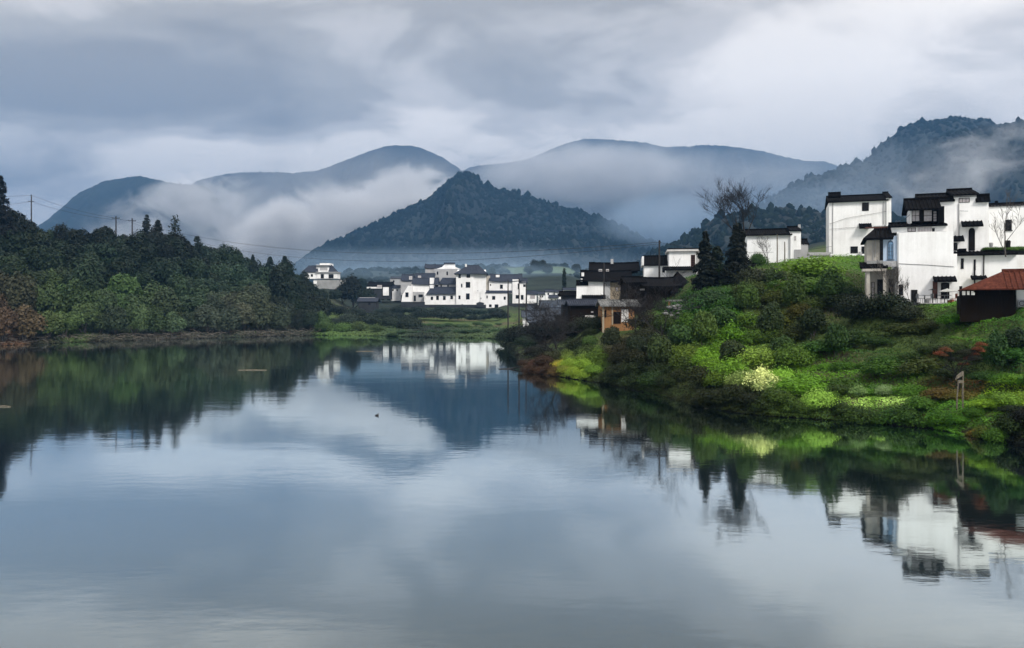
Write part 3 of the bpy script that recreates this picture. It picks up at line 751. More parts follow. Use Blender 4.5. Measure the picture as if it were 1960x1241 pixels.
# plant colour zones (zone_color adds shadow contrast on the right bank), in photo columns and rows; (u, v, radius, colour)
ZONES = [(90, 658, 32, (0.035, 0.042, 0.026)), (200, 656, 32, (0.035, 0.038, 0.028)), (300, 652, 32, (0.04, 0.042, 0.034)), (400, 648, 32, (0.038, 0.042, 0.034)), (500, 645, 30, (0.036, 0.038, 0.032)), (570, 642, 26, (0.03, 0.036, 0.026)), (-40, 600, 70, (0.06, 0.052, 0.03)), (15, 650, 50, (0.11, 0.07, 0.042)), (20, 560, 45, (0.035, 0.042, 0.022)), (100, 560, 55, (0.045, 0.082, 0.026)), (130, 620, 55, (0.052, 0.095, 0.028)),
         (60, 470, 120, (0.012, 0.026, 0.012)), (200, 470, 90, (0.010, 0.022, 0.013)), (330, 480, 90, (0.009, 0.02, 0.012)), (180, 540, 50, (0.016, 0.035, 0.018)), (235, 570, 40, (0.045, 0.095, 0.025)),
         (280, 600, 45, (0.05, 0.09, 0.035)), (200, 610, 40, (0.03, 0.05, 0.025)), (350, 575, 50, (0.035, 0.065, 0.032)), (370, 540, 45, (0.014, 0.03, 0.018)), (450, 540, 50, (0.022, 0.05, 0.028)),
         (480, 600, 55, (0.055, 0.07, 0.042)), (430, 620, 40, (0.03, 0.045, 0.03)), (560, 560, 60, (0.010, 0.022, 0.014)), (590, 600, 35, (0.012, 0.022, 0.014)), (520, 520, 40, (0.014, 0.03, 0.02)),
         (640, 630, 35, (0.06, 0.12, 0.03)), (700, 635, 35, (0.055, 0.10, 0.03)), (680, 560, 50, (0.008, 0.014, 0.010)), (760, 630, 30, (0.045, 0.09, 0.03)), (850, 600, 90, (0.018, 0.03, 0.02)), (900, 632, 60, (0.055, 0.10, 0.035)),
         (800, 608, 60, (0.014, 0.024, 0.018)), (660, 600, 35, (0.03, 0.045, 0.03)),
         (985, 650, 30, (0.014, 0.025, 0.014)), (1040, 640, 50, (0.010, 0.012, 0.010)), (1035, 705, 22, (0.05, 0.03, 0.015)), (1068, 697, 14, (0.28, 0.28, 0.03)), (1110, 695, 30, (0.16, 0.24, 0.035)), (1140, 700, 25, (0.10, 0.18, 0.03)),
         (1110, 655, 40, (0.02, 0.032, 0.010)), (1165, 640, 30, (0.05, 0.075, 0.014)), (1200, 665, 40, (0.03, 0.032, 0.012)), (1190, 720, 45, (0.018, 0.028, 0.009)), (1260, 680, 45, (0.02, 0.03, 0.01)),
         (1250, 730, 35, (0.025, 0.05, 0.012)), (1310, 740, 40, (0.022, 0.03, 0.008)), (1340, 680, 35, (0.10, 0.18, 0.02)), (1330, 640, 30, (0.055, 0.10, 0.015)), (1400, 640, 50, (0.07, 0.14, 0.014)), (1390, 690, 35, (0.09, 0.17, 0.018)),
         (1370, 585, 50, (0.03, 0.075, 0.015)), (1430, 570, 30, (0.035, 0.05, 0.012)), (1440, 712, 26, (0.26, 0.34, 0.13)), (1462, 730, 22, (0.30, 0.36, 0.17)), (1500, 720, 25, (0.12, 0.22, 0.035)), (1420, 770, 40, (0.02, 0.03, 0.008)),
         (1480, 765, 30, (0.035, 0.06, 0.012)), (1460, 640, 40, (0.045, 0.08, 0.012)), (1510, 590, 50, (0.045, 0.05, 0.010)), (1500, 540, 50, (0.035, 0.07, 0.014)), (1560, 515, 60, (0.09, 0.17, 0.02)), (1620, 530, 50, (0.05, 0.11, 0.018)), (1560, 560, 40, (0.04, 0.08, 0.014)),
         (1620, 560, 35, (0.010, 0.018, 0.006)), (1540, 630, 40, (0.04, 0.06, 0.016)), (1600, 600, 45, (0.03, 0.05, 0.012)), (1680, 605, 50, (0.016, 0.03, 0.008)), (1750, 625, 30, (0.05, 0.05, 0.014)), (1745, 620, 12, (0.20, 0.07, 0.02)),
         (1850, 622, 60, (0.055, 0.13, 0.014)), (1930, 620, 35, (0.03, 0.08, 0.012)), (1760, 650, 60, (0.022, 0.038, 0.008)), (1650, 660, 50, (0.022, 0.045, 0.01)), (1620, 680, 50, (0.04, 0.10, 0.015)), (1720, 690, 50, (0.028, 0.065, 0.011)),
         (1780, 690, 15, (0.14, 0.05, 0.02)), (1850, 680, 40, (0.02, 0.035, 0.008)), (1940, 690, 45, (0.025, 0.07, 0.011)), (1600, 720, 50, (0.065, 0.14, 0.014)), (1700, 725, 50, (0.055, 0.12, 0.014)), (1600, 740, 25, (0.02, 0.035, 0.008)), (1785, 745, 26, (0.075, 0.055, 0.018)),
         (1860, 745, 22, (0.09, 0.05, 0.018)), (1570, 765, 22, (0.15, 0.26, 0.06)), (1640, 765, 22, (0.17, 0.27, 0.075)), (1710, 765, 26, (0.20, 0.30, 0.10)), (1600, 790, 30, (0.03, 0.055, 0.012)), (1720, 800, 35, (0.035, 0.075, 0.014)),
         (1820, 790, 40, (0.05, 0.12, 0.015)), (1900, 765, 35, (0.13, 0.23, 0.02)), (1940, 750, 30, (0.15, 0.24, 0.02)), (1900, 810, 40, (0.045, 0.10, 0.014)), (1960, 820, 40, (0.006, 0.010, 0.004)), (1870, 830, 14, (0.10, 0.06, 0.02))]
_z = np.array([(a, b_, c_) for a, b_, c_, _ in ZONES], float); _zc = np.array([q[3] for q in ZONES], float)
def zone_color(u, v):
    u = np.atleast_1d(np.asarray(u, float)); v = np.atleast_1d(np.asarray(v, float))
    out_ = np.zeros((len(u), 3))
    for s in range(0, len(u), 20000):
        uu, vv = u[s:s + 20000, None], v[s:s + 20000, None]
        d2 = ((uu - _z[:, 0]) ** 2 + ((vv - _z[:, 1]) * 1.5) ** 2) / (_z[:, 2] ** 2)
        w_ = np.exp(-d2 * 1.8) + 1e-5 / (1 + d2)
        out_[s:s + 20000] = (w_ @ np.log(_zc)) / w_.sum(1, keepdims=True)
    out_ = np.exp(out_); rgt = np.clip((u - 1060) / 60, 0, 1)[:, None]; out_ = out_ * (1 - rgt) + rgt * 0.07 * (out_ / 0.07) ** 1.3; L_ = out_ @ np.array([.3, .6, .1]); return out_ * (1 + np.clip((u - 1060) / 60, 0.0, 1) * np.minimum(3 * L_, 0.12))[:, None] * np.array([1.0, 0.88, 0.85])  # right bank: shadows deepened and bright tones lifted in the plant colour itself
def v_of(z, d): return VH - (z - CAMZ) / d * FPX

# prototypes
TREES = [(crown_mesh('crown', 1.0 - 0.04 * (k % 3), 0.92 + 0.16 * (k % 3), 11 + 2 * k, 4600, 0.068, 100 + k), trunk_mesh('trunk', 1.0, 0.05, 200 + k)) for k in range(6)]
BUSHES = [crown_mesh('shrub', 1.0, 0.85, 9 + 2 * k, 4200, 0.05, 300 + k, low=-0.1, rag=0.7) for k in range(5)]
FEATH = [crown_mesh('shrub', 1.0, 1.0, 14, 2400, 0.055, 330 + k, low=-0.1, rag=1.0, csize=0.3) for k in range(3)]
rv = random.Random(5)
def color_words(c):
    r_, g_, b_ = c
    L = 0.3 * r_ + 0.6 * g_ + 0.1 * b_
    if r_ > g_ * 1.25: return 'rusty brown' if L > 0.03 else 'dark brown'
    if L > 0.2: return 'whitish green'
    if L > 0.1: return 'pale yellow green' if r_ > 0.6 * g_ else 'light green'
    if L > 0.065: return 'bright green'
    if r_ > 0.85 * g_: return 'olive brown' if L > 0.02 else 'dark olive'
    if L > 0.035: return 'mid green'
    if L > 0.018: return 'dull green'
    return 'dark green'
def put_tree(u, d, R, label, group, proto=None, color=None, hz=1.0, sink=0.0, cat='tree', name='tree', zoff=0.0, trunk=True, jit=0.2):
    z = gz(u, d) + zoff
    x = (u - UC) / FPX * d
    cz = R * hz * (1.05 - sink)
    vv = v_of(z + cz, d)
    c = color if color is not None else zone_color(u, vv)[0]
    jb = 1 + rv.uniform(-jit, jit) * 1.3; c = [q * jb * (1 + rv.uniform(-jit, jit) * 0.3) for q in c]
    e = empty(name, (x, d, z - 0.3), label, cat, group)
    e.rotation_euler.z = rv.uniform(0, 6.28)
    k = proto if proto is not None else rv.randrange(len(TREES))
    cr = link('crown', TREES[k][0], None, e, (0, 0, cz + 0.3)); cr.scale = (R, R, R * hz)
    cr.color = (*c, 1)
    if trunk:
        tr = link('trunk', TREES[k][1], None, e, (0, 0, 0)); tr.scale = (R, R, R * 1.1)
    return e
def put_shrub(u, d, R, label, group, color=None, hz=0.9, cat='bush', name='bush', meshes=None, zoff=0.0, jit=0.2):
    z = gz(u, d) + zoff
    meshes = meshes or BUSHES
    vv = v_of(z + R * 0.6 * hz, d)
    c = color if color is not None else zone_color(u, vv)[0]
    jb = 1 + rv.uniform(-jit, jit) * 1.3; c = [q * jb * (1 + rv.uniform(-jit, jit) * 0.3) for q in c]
    o = link(name, meshes[rv.randrange(len(meshes))], None, None, ((u - UC) / FPX * d, d, z + R * 0.28))
    o.rotation_euler.z = rv.uniform(0, 6.28); o.scale = (R, R, R * hz); o.color = (*c, 1)
    return tag(o, label, cat, group)
ORD = ['first', 'second', 'third', 'fourth', 'fifth', 'sixth', 'seventh', 'eighth', 'ninth', 'tenth', 'eleventh', 'twelfth', 'thirteenth', 'fourteenth', 'fifteenth', 'sixteenth', 'seventeenth', 'eighteenth',
       'nineteenth', 'twentieth', 'twenty-first', 'twenty-second', 'twenty-third', 'twenty-fourth', 'twenty-fifth', 'twenty-sixth', 'twenty-seventh', 'twenty-eighth', 'twenty-ninth', 'thirtieth'] + ['%dth' % k for k in range(31, 60)]
def col_at(u, d, R): return zone_color(u, v_of(gz(u, d) + R * 0.7, d))[0]

# left wooded bank: rows of broadleaf trees from the waterline to the skyline
rows = [(3.0, 3.8, 'at the left bank waterline'), (12, 4.6, 'just above the left waterline trees'), (21, 5.2, 'low on the left slope'), (31, 5.4, 'in the middle of the left slope'),
        (41, 5.4, 'on the upper left slope'), (52, 5.2, 'just below the left ridge'), (63, 4.6, 'on the left skyline')]
for off, R0, where in rows:
    u = -90 + rv.uniform(0, 30); k = 0
    while u < 622:
        R = R0 * rv.uniform(0.75, 1.2)
        d = float(shore_d(u)) + off + rv.uniform(-2.5, 2.5)
        lim = 622 if off < 25 else 600
        if u > 560: R *= 0.85
        if where == 'on the left skyline' and rv.random() < 0.35: R *= 0.72
        c = col_at(u, d, R)
        put_tree(u, d, R, f'{color_words(c)} tree {where}, {ORD[k]} from the left', 'broadleaf trees on the left wooded bank', hz=rv.uniform(0.85, 1.3), sink=0.28)
        k += 1
        u += R * 1.2 / d * FPX * rv.uniform(0.75, 1.15)
k = 0
for (u, d, R) in [(150, 232, 4.5), (198, 236, 4.8), (240, 238, 4.0), (302, 246, 4.6), (322, 242, 3.8), (20, 222, 5.5), (45, 224, 4.6), (350, 248, 4.2), (120, 236, 3.6), (178, 240, 3.4)]:
    put_tree(u, d, R, f'taller dark dome tree breaking the left skyline, {ORD[k]} of these taller ones', 'tall trees on the left skyline', color=(0.006, 0.010, 0.007), hz=1.25, zoff=0.5); k += 1
# second wooded rise behind, from the spur down to the village
k = 0
for (u, d, R) in [(385, 285, 4.6), (405, 290, 5), (428, 300, 5.2), (450, 300, 5), (470, 296, 4.6), (490, 292, 4), (508, 300, 3.6), (520, 305, 4.6), (545, 300, 5.4), (562, 308, 4.2), (580, 310, 4.2), (535, 320, 4), (598, 330, 3.6), (618, 335, 3.4), (640, 345, 3.5)]:
    put_tree(u, d, R, f'hazy dark tree on the second rise behind the left bank, {ORD[k]} from the left', 'trees on the second rise', color=(0.014, 0.026, 0.016), hz=1.15); k += 1
# big dark tree between the hilltop house and the village
put_tree(672, 372, 7.2, 'big spreading dark tree standing left of the white village', 'village edge trees', color=(0.008, 0.013, 0.009), hz=1.1, zoff=-1, proto=2)
put_tree(700, 365, 6.0, 'dark tree joined to the right side of the big spreading tree', 'village edge trees', color=(0.009, 0.015, 0.010), hz=1.0, zoff=-1, proto=4)
put_tree(655, 380, 4.5, 'smaller dark tree under the left of the big spreading tree', 'village edge trees', color=(0.011, 0.018, 0.012), hz=1.0)
# shrubs on the flat between river and village
def strip(name, pts, label, group, hz=0.7, color=None):
    for k, (u, d, R) in enumerate(pts):
        put_shrub(u, d, R, label % ORD[k], group, hz=hz, color=color)
def series(u0, u1, d, R, seed, dj=4):
    r = random.Random(seed); o = []; u = u0
    while u < u1:
        rr = R * r.uniform(0.7, 1.25); dd = d + r.uniform(-dj, dj)
        o.append((u, dd, rr)); u += rr * 1.4 / dd * FPX
    return o
strip('b', series(598, 735, 226, 3.4, 1), 'bright green bank shrub at the bend of the river, %s from the left', 'green shrubs at the river bend', 0.75)
strip('b', series(600, 800, 250, 4.2, 2), 'grey green thicket behind the river bend shrubs, %s from the left', 'thicket behind the river bend', 0.8, (0.022, 0.034, 0.024))
strip('b', series(620, 760, 300, 5.0, 3, 8), 'dark thicket left of the village wall, %s from the left', 'dark thickets by the village wall', 0.8, (0.014, 0.022, 0.016))
strip('b', series(735, 965, 300, 4.2, 4), 'dark bush in the hedge below the white village, %s from the left', 'hedge below the white village', 0.7, (0.012, 0.022, 0.017))
strip('b', series(735, 975, 335, 4.6, 5), 'dark bush against the village retaining wall, %s from the left', 'bushes against the village retaining wall', 0.6, (0.014, 0.026, 0.02))
strip('b', series(740, 965, 255, 2.2, 6, 12), 'low green clump on the meadow before the village, %s from the left', 'low clumps on the village meadow', 0.45, (0.045, 0.085, 0.032))
strip('b', series(735, 960, 215, 1.8, 7, 4), 'low shoreline clump below the white village, %s from the left', 'clumps on the village shore', 0.45, (0.03, 0.06, 0.025))
k = 0
for (u, d, R) in [(1013, 600, 5), (1024, 640, 6), (1036, 640, 6.5), (1048, 600, 5), (1105, 660, 6), (720, 470, 6), (738, 470, 6), (752, 475, 5), (1130, 640, 6), (905, 560, 6), (940, 600, 6)]:
    put_tree(u, d, R, f'blurred far tree on the fields behind the village, {ORD[k]} of its scattered line', 'far trees behind the village', color=(0.02, 0.03, 0.024), hz=1.0, sink=0.5); k += 1

# right bank shrubs, row by row up the slope
rrows = [(0.5, 1.0, 985, 2010, 'overhanging the right waterline'), (3.2, 1.25, 1040, 2010, 'in the second right bank row'), (6.2, 1.4, 1060, 2010, 'in the third right bank row'),
         (9.5, 1.5, 1090, 2010, 'in the fourth right bank row'), (13.3, 1.6, 1110, 1840, 'in the fifth right bank row'), (18, 1.8, 1130, 1650, 'in the sixth right bank row'),
         (23.5, 1.9, 1150, 1650, 'halfway up the right slope'), (29.5, 1.9, 1200, 1650, 'high on the right slope'), (36, 1.8, 1280, 1560, 'under the right bank top')]
for ri, (off, R0, ua, ub, where) in enumerate(rrows):
    u = ua; k = 0
    while u < ub:
        R = R0 * rv.uniform(0.65, 1.3)
        if u > 1560 and ri > 0: R *= 0.66
        if 1190 < u < 1520 and ri < 4: R *= 1.25
        d = float(shore_d(u)) + off + rv.uniform(-0.9, 0.9)
        if not (1135 < u < 1225 and 92 < d < 112 and ri > 3):
            c = col_at(u, d, R)
            put_shrub(u, d, R, f'{color_words(c)} shrub {where}, {ORD[k]} from the left', 'shrubs on the right bank', hz=rv.uniform(0.7, 1.0) * (0.95 if u > 1560 and ri > 0 else 1), meshes=BUSHES if rv.random() < 0.65 else FEATH)
            if u > 1540 and ri > 0:
                ob_ = COL.objects[-1]; ob_.rotation_euler.z = rv.uniform(-0.25, 0.25); ob_.scale.x *= rv.uniform(1.5, 2.4)
            k += 1
        u += R * (0.95 if ri == 0 else 1.25 if u < 1560 else 2.0) / d * FPX * rv.uniform(0.8, 1.2)
k = 0
for (u, off, R, c) in [(1215, 7, 1.7, (.018, .03, .010)), (1262, 5, 1.5, (.03, .045, .012)), (1300, 12, 1.8, (.03, .06, .014)), (1345, 16, 1.6, (.05, .09, .016)), (1385, 21, 1.8, (.03, .07, .014)), (1430, 26, 1.6, (.045, .075, .014)), (1475, 19, 1.7, (.02, .035, .010)),
                       (1520, 24, 1.6, (.04, .07, .013)), (1555, 17, 1.5, (.018, .032, .009)), (1590, 24, 1.5, (.03, .06, .012)), (1498, 11, 1.4, (.03, .06, .012)), (1600, 12, 1.2, (.02, .045, .010)), (1405, 9, 1.5, (.022, .035, .009)), (1905, 8, 1.1, (.02, .05, .01)), (1945, 9.5, 1.2, (.014, .03, .008)), (1170, 10, 1.4, (.02, .028, .01))]:
    put_tree(u, float(shore_d(u)) + off, R, f'{color_words(c)} small {"tall" if k % 2 else "round"} tree among right bank shrubs, near {["the dark leaning tree", "the leafless waterside tree", "the rubble heap", "the barn corner", "the cream pillar", "the taller conifer foot", "the blossoming shrubs", "the lawn corner", "the ochre bush", "the black rounded bush", "the light green shrub", "the lowest terrace", "the black overhang", "the wooden posts", "the red roofed shed", "the orange house"][k]}', 'small trees among the right bank shrubs', color=c, hz=1.35 if k % 2 else 1.05, name='sapling', cat='small tree'); k += 1
# hedges on the terraces below the shed
for (u, d, R, hz, c, lab) in [
        (1690, 70, 2.4, 0.8, (0.012, 0.02, 0.007), 'wide dark hedge under the balcony of the big white house'), (1640, 72, 1.9, 1.1, (0.008, 0.013, 0.005), 'rounded almost black bush left of the balcony pillars'),
        (1735, 68, 1.8, 0.7, (0.016, 0.024, 0.008), 'dark hedge bush below the terrace tables'), (1622, 80, 1.7, 1.0, (0.03, 0.07, 0.014), 'green bush above the rounded black bush'),
        (1365, 92, 3.0, 0.85, (0.022, 0.05, 0.012), 'large fresh green bush below the two dark conifers'), (1330, 96, 2.2, 0.8, (0.018, 0.036, 0.010), 'green bush beside the pile of grey rubble'),
        (1440, 98, 2.6, 0.9, (0.02, 0.026, 0.010), 'brownish dark thicket right of the taller conifer'), (1480, 97, 2.3, 0.9, (0.03, 0.055, 0.012), 'green thicket below the middle white house'),
        (1520, 88, 2.2, 0.9, (0.05, 0.05, 0.012), 'ochre bush on the slope below the lawn'), (1395, 108, 2.0, 1.0, (0.02, 0.05, 0.014), 'green bush between the two conifers'), (1218, 121, 2.2, 1.2, (0.05, 0.11, 0.02), 'bright green small tree rising over the black tiled roofs'),
        (1585, 84, 1.9, 0.9, (0.03, 0.075, 0.015), 'green bush on the corner of the lawn'), (1452, 112, 1.6, 1.2, (0.05, 0.10, 0.02), 'light bush against the middle white house wall'), (1540, 95, 1.5, 0.8, (0.05, 0.11, 0.018), 'low light bush at the lawn edge')]:
    put_shrub(u, d, R, lab, 'bushes around the houses', color=c, hz=hz)
k = 0
for (u, d, R, c) in [(966, 168, 2.4, (0.012, 0.02, 0.012)), (978, 160, 3.0, (0.010, 0.02, 0.011)), (990, 152, 3.0, (0.012, 0.022, 0.012)), (1000, 150, 3.4, (0.010, 0.015, 0.010)), (1006, 132, 2.2, (0.014, 0.026, 0.014)), (1012, 145, 3.2, (0.010, 0.012, 0.010)),
                     (1030, 140, 3.4, (0.008, 0.010, 0.008)), (1050, 135, 3.2, (0.008, 0.010, 0.008)), (1075, 128, 3.2, (0.009, 0.012, 0.008)), (1095, 120, 2.8, (0.012, 0.014, 0.008)), (1018, 112, 1.6, (0.012, 0.014, 0.010)), (1040, 108, 1.8, (0.014, 0.016, 0.010)), (1120, 110, 2.4, (0.014, 0.02, 0.008)), (1140, 104, 2.0, (0.02, 0.03, 0.010))]:
    put_shrub(u, d, R, f'near black thicket bush around the three poles on the point, {ORD[k]} from the left', 'thicket on the point', color=c, hz=0.9); k += 1
# lime, rusty and cream clumps on the point
for (u, d, R, c, lab) in [(1022, 97.5, 0.9, (0.075, 0.035, 0.022), 'rusty dead bracken clump at the tip of the point'), (1042, 96, 1.1, (0.07, 0.033, 0.02), 'larger rusty bracken clump beside the tip of the point'),
                          (1068, 95, 0.9, (0.2, 0.19, 0.03), 'small yellow shrub between the bracken and the lime shrubs'), (1095, 93, 1.2, (0.10, 0.17, 0.032), 'lime green shrub next to the small yellow one'), (1120, 92, 1.4, (0.14, 0.215, 0.042), 'pale lime shrub in the middle of the point'), (1143, 93, 1.3, (0.085, 0.14, 0.026), 'lime green shrub at the dark end of the point'),
                          (1128, 99, 1.5, (0.05, 0.09, 0.018), 'green mound behind the pale lime shrub'),
                          (1432, 62.5, 1.7, (0.18, 0.26, 0.06), 'whitish blossoming shrub, upper of the two pale ones'), (1466, 60.3, 1.35, (0.25, 0.32, 0.10), 'whitish blossoming shrub, lower and paler of the two'), (1448, 64, 1.2, (0.2, 0.3, 0.09), 'pale shrub tucked behind the two blossoming ones'), (1500, 62, 1.1, (0.14, 0.24, 0.045), 'light green shrub right of the blossoming ones'),
                          (1575, 58.8, 0.75, (0.15, 0.26, 0.065), 'pale feathery shrub on the lowest terrace, left end'), (1640, 57.6, 0.8, (0.17, 0.27, 0.08), 'pale feathery shrub on the lowest terrace, middle'), (1690, 57, 0.85, (0.2, 0.3, 0.11), 'pale feathery shrub on the lowest terrace, taller one'), (1725, 56.5, 0.8, (0.22, 0.32, 0.12), 'pale feathery shrub at the end of the lowest terrace'),
                          (1920, 49.5, 1.2, (0.13, 0.24, 0.022), 'yellow green mound at the right end by the shore'), (1965, 50, 1.3, (0.15, 0.25, 0.022), 'yellow green mound cut off by the picture edge'), (1880, 50.5, 0.9, (0.09, 0.18, 0.02), 'green mound right of the wooden posts')]:
    put_shrub(u, d, R, lab, 'pale and coloured shrubs', color=c, hz=0.8, jit=0.05, meshes=FEATH + BUSHES)

# ground cover: leaves growing low over the whole right bank, one mass
r = np.random.RandomState(77)
n = 300000
uu = r.uniform(985, 2080, n); off = -0.25 + 60 * r.rand(n) ** 1.4
dd = shore_d(uu) + off
zz = np.maximum(ground_z(uu, dd), 0.03)
keep = ~((uu > 1655) & (dd > 71.0) & (dd < 105)) & ~((uu > 1130) & (uu < 1230) & (dd > 97) & (dd < 112))
uu, dd, zz = uu[keep], dd[keep], zz[keep]; n = len(uu)
xx = (uu - UC) / FPX * dd
hgt_ = np.clip(fbm(xx / 1.3, dd / 1.3, 3) - 0.3, 0, 1) * 0.9
C = np.stack([xx, dd, zz + hgt_ * r.rand(n) ** 0.6], 1)
N = np.stack([r.normal(size=n) * 0.5, r.normal(size=n) * 0.5 - 0.35, 0.8 + 0 * xx], 1) + 0.3 * r.normal(size=(n, 3))
V, F = leaf_quads(C, N, 0.085, r, 0.4)
gm_ = np_mesh('ground_cover', V, F)
ca = gm_.color_attributes.new('plant', 'FLOAT_COLOR', 'POINT')
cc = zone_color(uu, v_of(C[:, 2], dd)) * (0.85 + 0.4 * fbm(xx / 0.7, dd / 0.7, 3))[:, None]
q = np.ones((n, 4)); q[:, :3] = cc
ca.data.foreach_set('color', np.repeat(q, 4, axis=0).astype(np.float32).ravel())
m, t, b = new_mat('ground_cover_leaf')
at = t.add('ShaderNodeAttribute', attribute_name='plant'); g = t.add('ShaderNodeNewGeometry')
k_ = t.math('ADD', t.math('MULTIPLY', g.outputs['Random Per Island'], 0.7), 0.65)
kc = t.add('ShaderNodeCombineXYZ'); [t.l.new(k_, kc.inputs[i]) for i in range(3)]
c_ = t.mix(1.0, at.outputs['Color'], kc.outputs[0], 'MULTIPLY')
t.l.new(c_, b.inputs['Base Color']); b.inputs['Roughness'].default_value = 0.7; b.inputs['Specular IOR Level'].default_value = 0.15
tag(link('ground_cover', gm_, m), 'low tangled plants and grass covering the terraced right bank', 'ground cover', kind='stuff')
# undergrowth and reeds on the left and far bank
n = 90000
uu = r.uniform(-120, 985, n); off = 0.2 + 60 * r.rand(n) ** 1.6
dd = shore_d(uu) + off; zz = ground_z(uu, dd); xx = (uu - UC) / FPX * dd
C = np.stack([xx, dd, zz + 0.9 * r.rand(n) * np.clip(fbm(xx / 3, dd / 3, 3) - 0.2, 0, 1)], 1)
N = np.stack([r.normal(size=n) * 0.5, r.normal(size=n) * 0.5 - 0.5, 0.6 + 0 * xx], 1)
V, F = leaf_quads(C, N, 0.32, r, 0.5)
gm_ = np_mesh('undergrowth', V, F)
ca = gm_.color_attributes.new('plant', 'FLOAT_COLOR', 'POINT')
q = np.ones((n, 4)); q[:, :3] = zone_color(uu, v_of(C[:, 2], dd)) * 0.9
ca.data.foreach_set('color', np.repeat(q, 4, axis=0).astype(np.float32).ravel())
tag(link('undergrowth', gm_, m), 'undergrowth and shore grass along the left and far banks', 'undergrowth', kind='stuff')
# tangled dead branches hanging to the water on the left shore
Vs, Fs, o2 = [], [], 0
for k in range(420):
    u = r.uniform(-80, 620); s = float(shore_d(u)) + r.uniform(0, 2.5); x = (u - UC) / FPX * s
    z0 = r.uniform(0.2, 1.6); a = r.uniform(0, 6.28); L = r.uniform(1, 3.2)
    p = np.array([x, s + 0.5, z0]); e_ = p + L * np.array([math.cos(a), -abs(math.sin(a)) * 0.5, r.uniform(-0.35, 0.3)]); mid = (p + e_) / 2 + [0, 0, r.uniform(0, .4)]
    e_[2] = max(e_[2], 0.02)
    V, F = tube([p, mid, e_], [0.05, 0.035, 0.015], 3); Vs.append(V); Fs.append(F + o2); o2 += len(V)
M['deadwood'] = mat_noise('deadwood', (0.10, 0.085, 0.07), (0.2, 0.17, 0.14), 3, 0.9)
tag(link('dead_brush', np_mesh('dead_brush', np.concatenate(Vs), np.concatenate(Fs)), M['deadwood']), 'tangle of pale dead twigs at the left waterline', 'brushwood', kind='stuff')

# conifers
def put_conifer(u, d, h, rad, seed, label, color, n=12000, leaf=0.2, group=None, power=0.85, zoff=0, name='conifer'):
    z = gz(u, d) + zoff; x = (u - UC) / FPX * d
    e = empty(name, (x, d, z), label, 'conifer', group)
    cr = link('crown', conifer_mesh('crown', h * 0.97, rad, seed, n, leaf, power=power), None, e, (0, 0, h * 0.05)); cr.color = (*color, 1)
    V, F = tube([(0, 0, -0.5), (0.03, 0, h * 0.5), (0, 0, h * 0.97)], [0.05 * rad + 0.08, 0.07, 0.02], 7)
    link('trunk', np_mesh('trunk', V, F, True), M['bark'], e)
    return e
def put_conifer_px(u, vt, vb, d, wpx, *a, **k):
    h = (vb - vt) / FPX * d; wpx *= 1.45 if h > 6 and d < 130 else 1.1
    z = CAMZ + (VH - vb) / FPX * d
    return put_conifer(u, d, h, wpx / 2 / FPX * d, *a, zoff=z - gz(u, d), **k)
put_conifer_px(1350, 444, 562, 106, 44, 11, 'slender black green conifer left of the taller one', (0.006, 0.010, 0.006), group='conifers beside the middle white house', power=0.8)
put_conifer_px(1412, 427, 590, 104, 56, 12, 'tall black green conifer in front of the big bare tree', (0.005, 0.008, 0.005), group='conifers beside the middle white house', power=0.62, n=20000)
put_conifer_px(1372, 470, 575, 110, 34, 13, 'lower ragged conifer squeezed between the two taller ones', (0.010, 0.018, 0.009), group='conifers beside the middle white house', power=0.5)
put_conifer_px(281, 411, 470, 255, 34, 14, 'dark pointed pine on the left skyline beside the cross arm poles', (0.008, 0.012, 0.008), group='skyline conifers', n=1600, leaf=0.4, power=0.7)
put_conifer_px(302, 421, 475, 252, 34, 15, 'broader dark pine just right of the pointed skyline pine', (0.007, 0.010, 0.007), group='skyline conifers', n=3500, leaf=0.4, power=0.6)
put_conifer_px(336, 412, 470, 255, 26, 16, 'thin gappy pine at the right end of the skyline group', (0.012, 0.018, 0.010), group='skyline conifers', n=420, leaf=0.5, power=0.35)
put_conifer_px(0, 336, 470, 215, 52, 17, 'tall dark spire shaped tree at the left picture edge', (0.006, 0.008, 0.009), group='skyline conifers', n=7000, leaf=0.4, power=0.6)
put_conifer_px(1080, 514, 560, 330, 9, 18, 'narrow cypress standing alone on the misty field', (0.012, 0.02, 0.014), n=1200, leaf=0.4, power=0.3, name='cypress')
put_conifer_px(545, 490, 540, 300, 30, 19, 'cone shaped tree topping the second rise', (0.012, 0.022, 0.014), group='cone trees on the second rise', n=3000, leaf=0.45, power=0.6)
put_conifer_px(517, 492, 535, 300, 24, 20, 'smaller cone shaped tree left of the topping one', (0.014, 0.026, 0.018), group='cone trees on the second rise', n=2600, leaf=0.45, power=0.6)
put_conifer_px(484, 489, 520, 296, 12, 21, 'short cone shaped tree on the saddle of the second rise', (0.014, 0.024, 0.018), group='cone trees on the second rise', n=1200, leaf=0.45, power=0.5)
put_conifer_px(378, 452, 500, 282, 22, 22, 'cone shaped tree where the second rise meets the skyline', (0.014, 0.024, 0.018), group='cone trees on the second rise', n=1500, leaf=0.45, power=0.4)

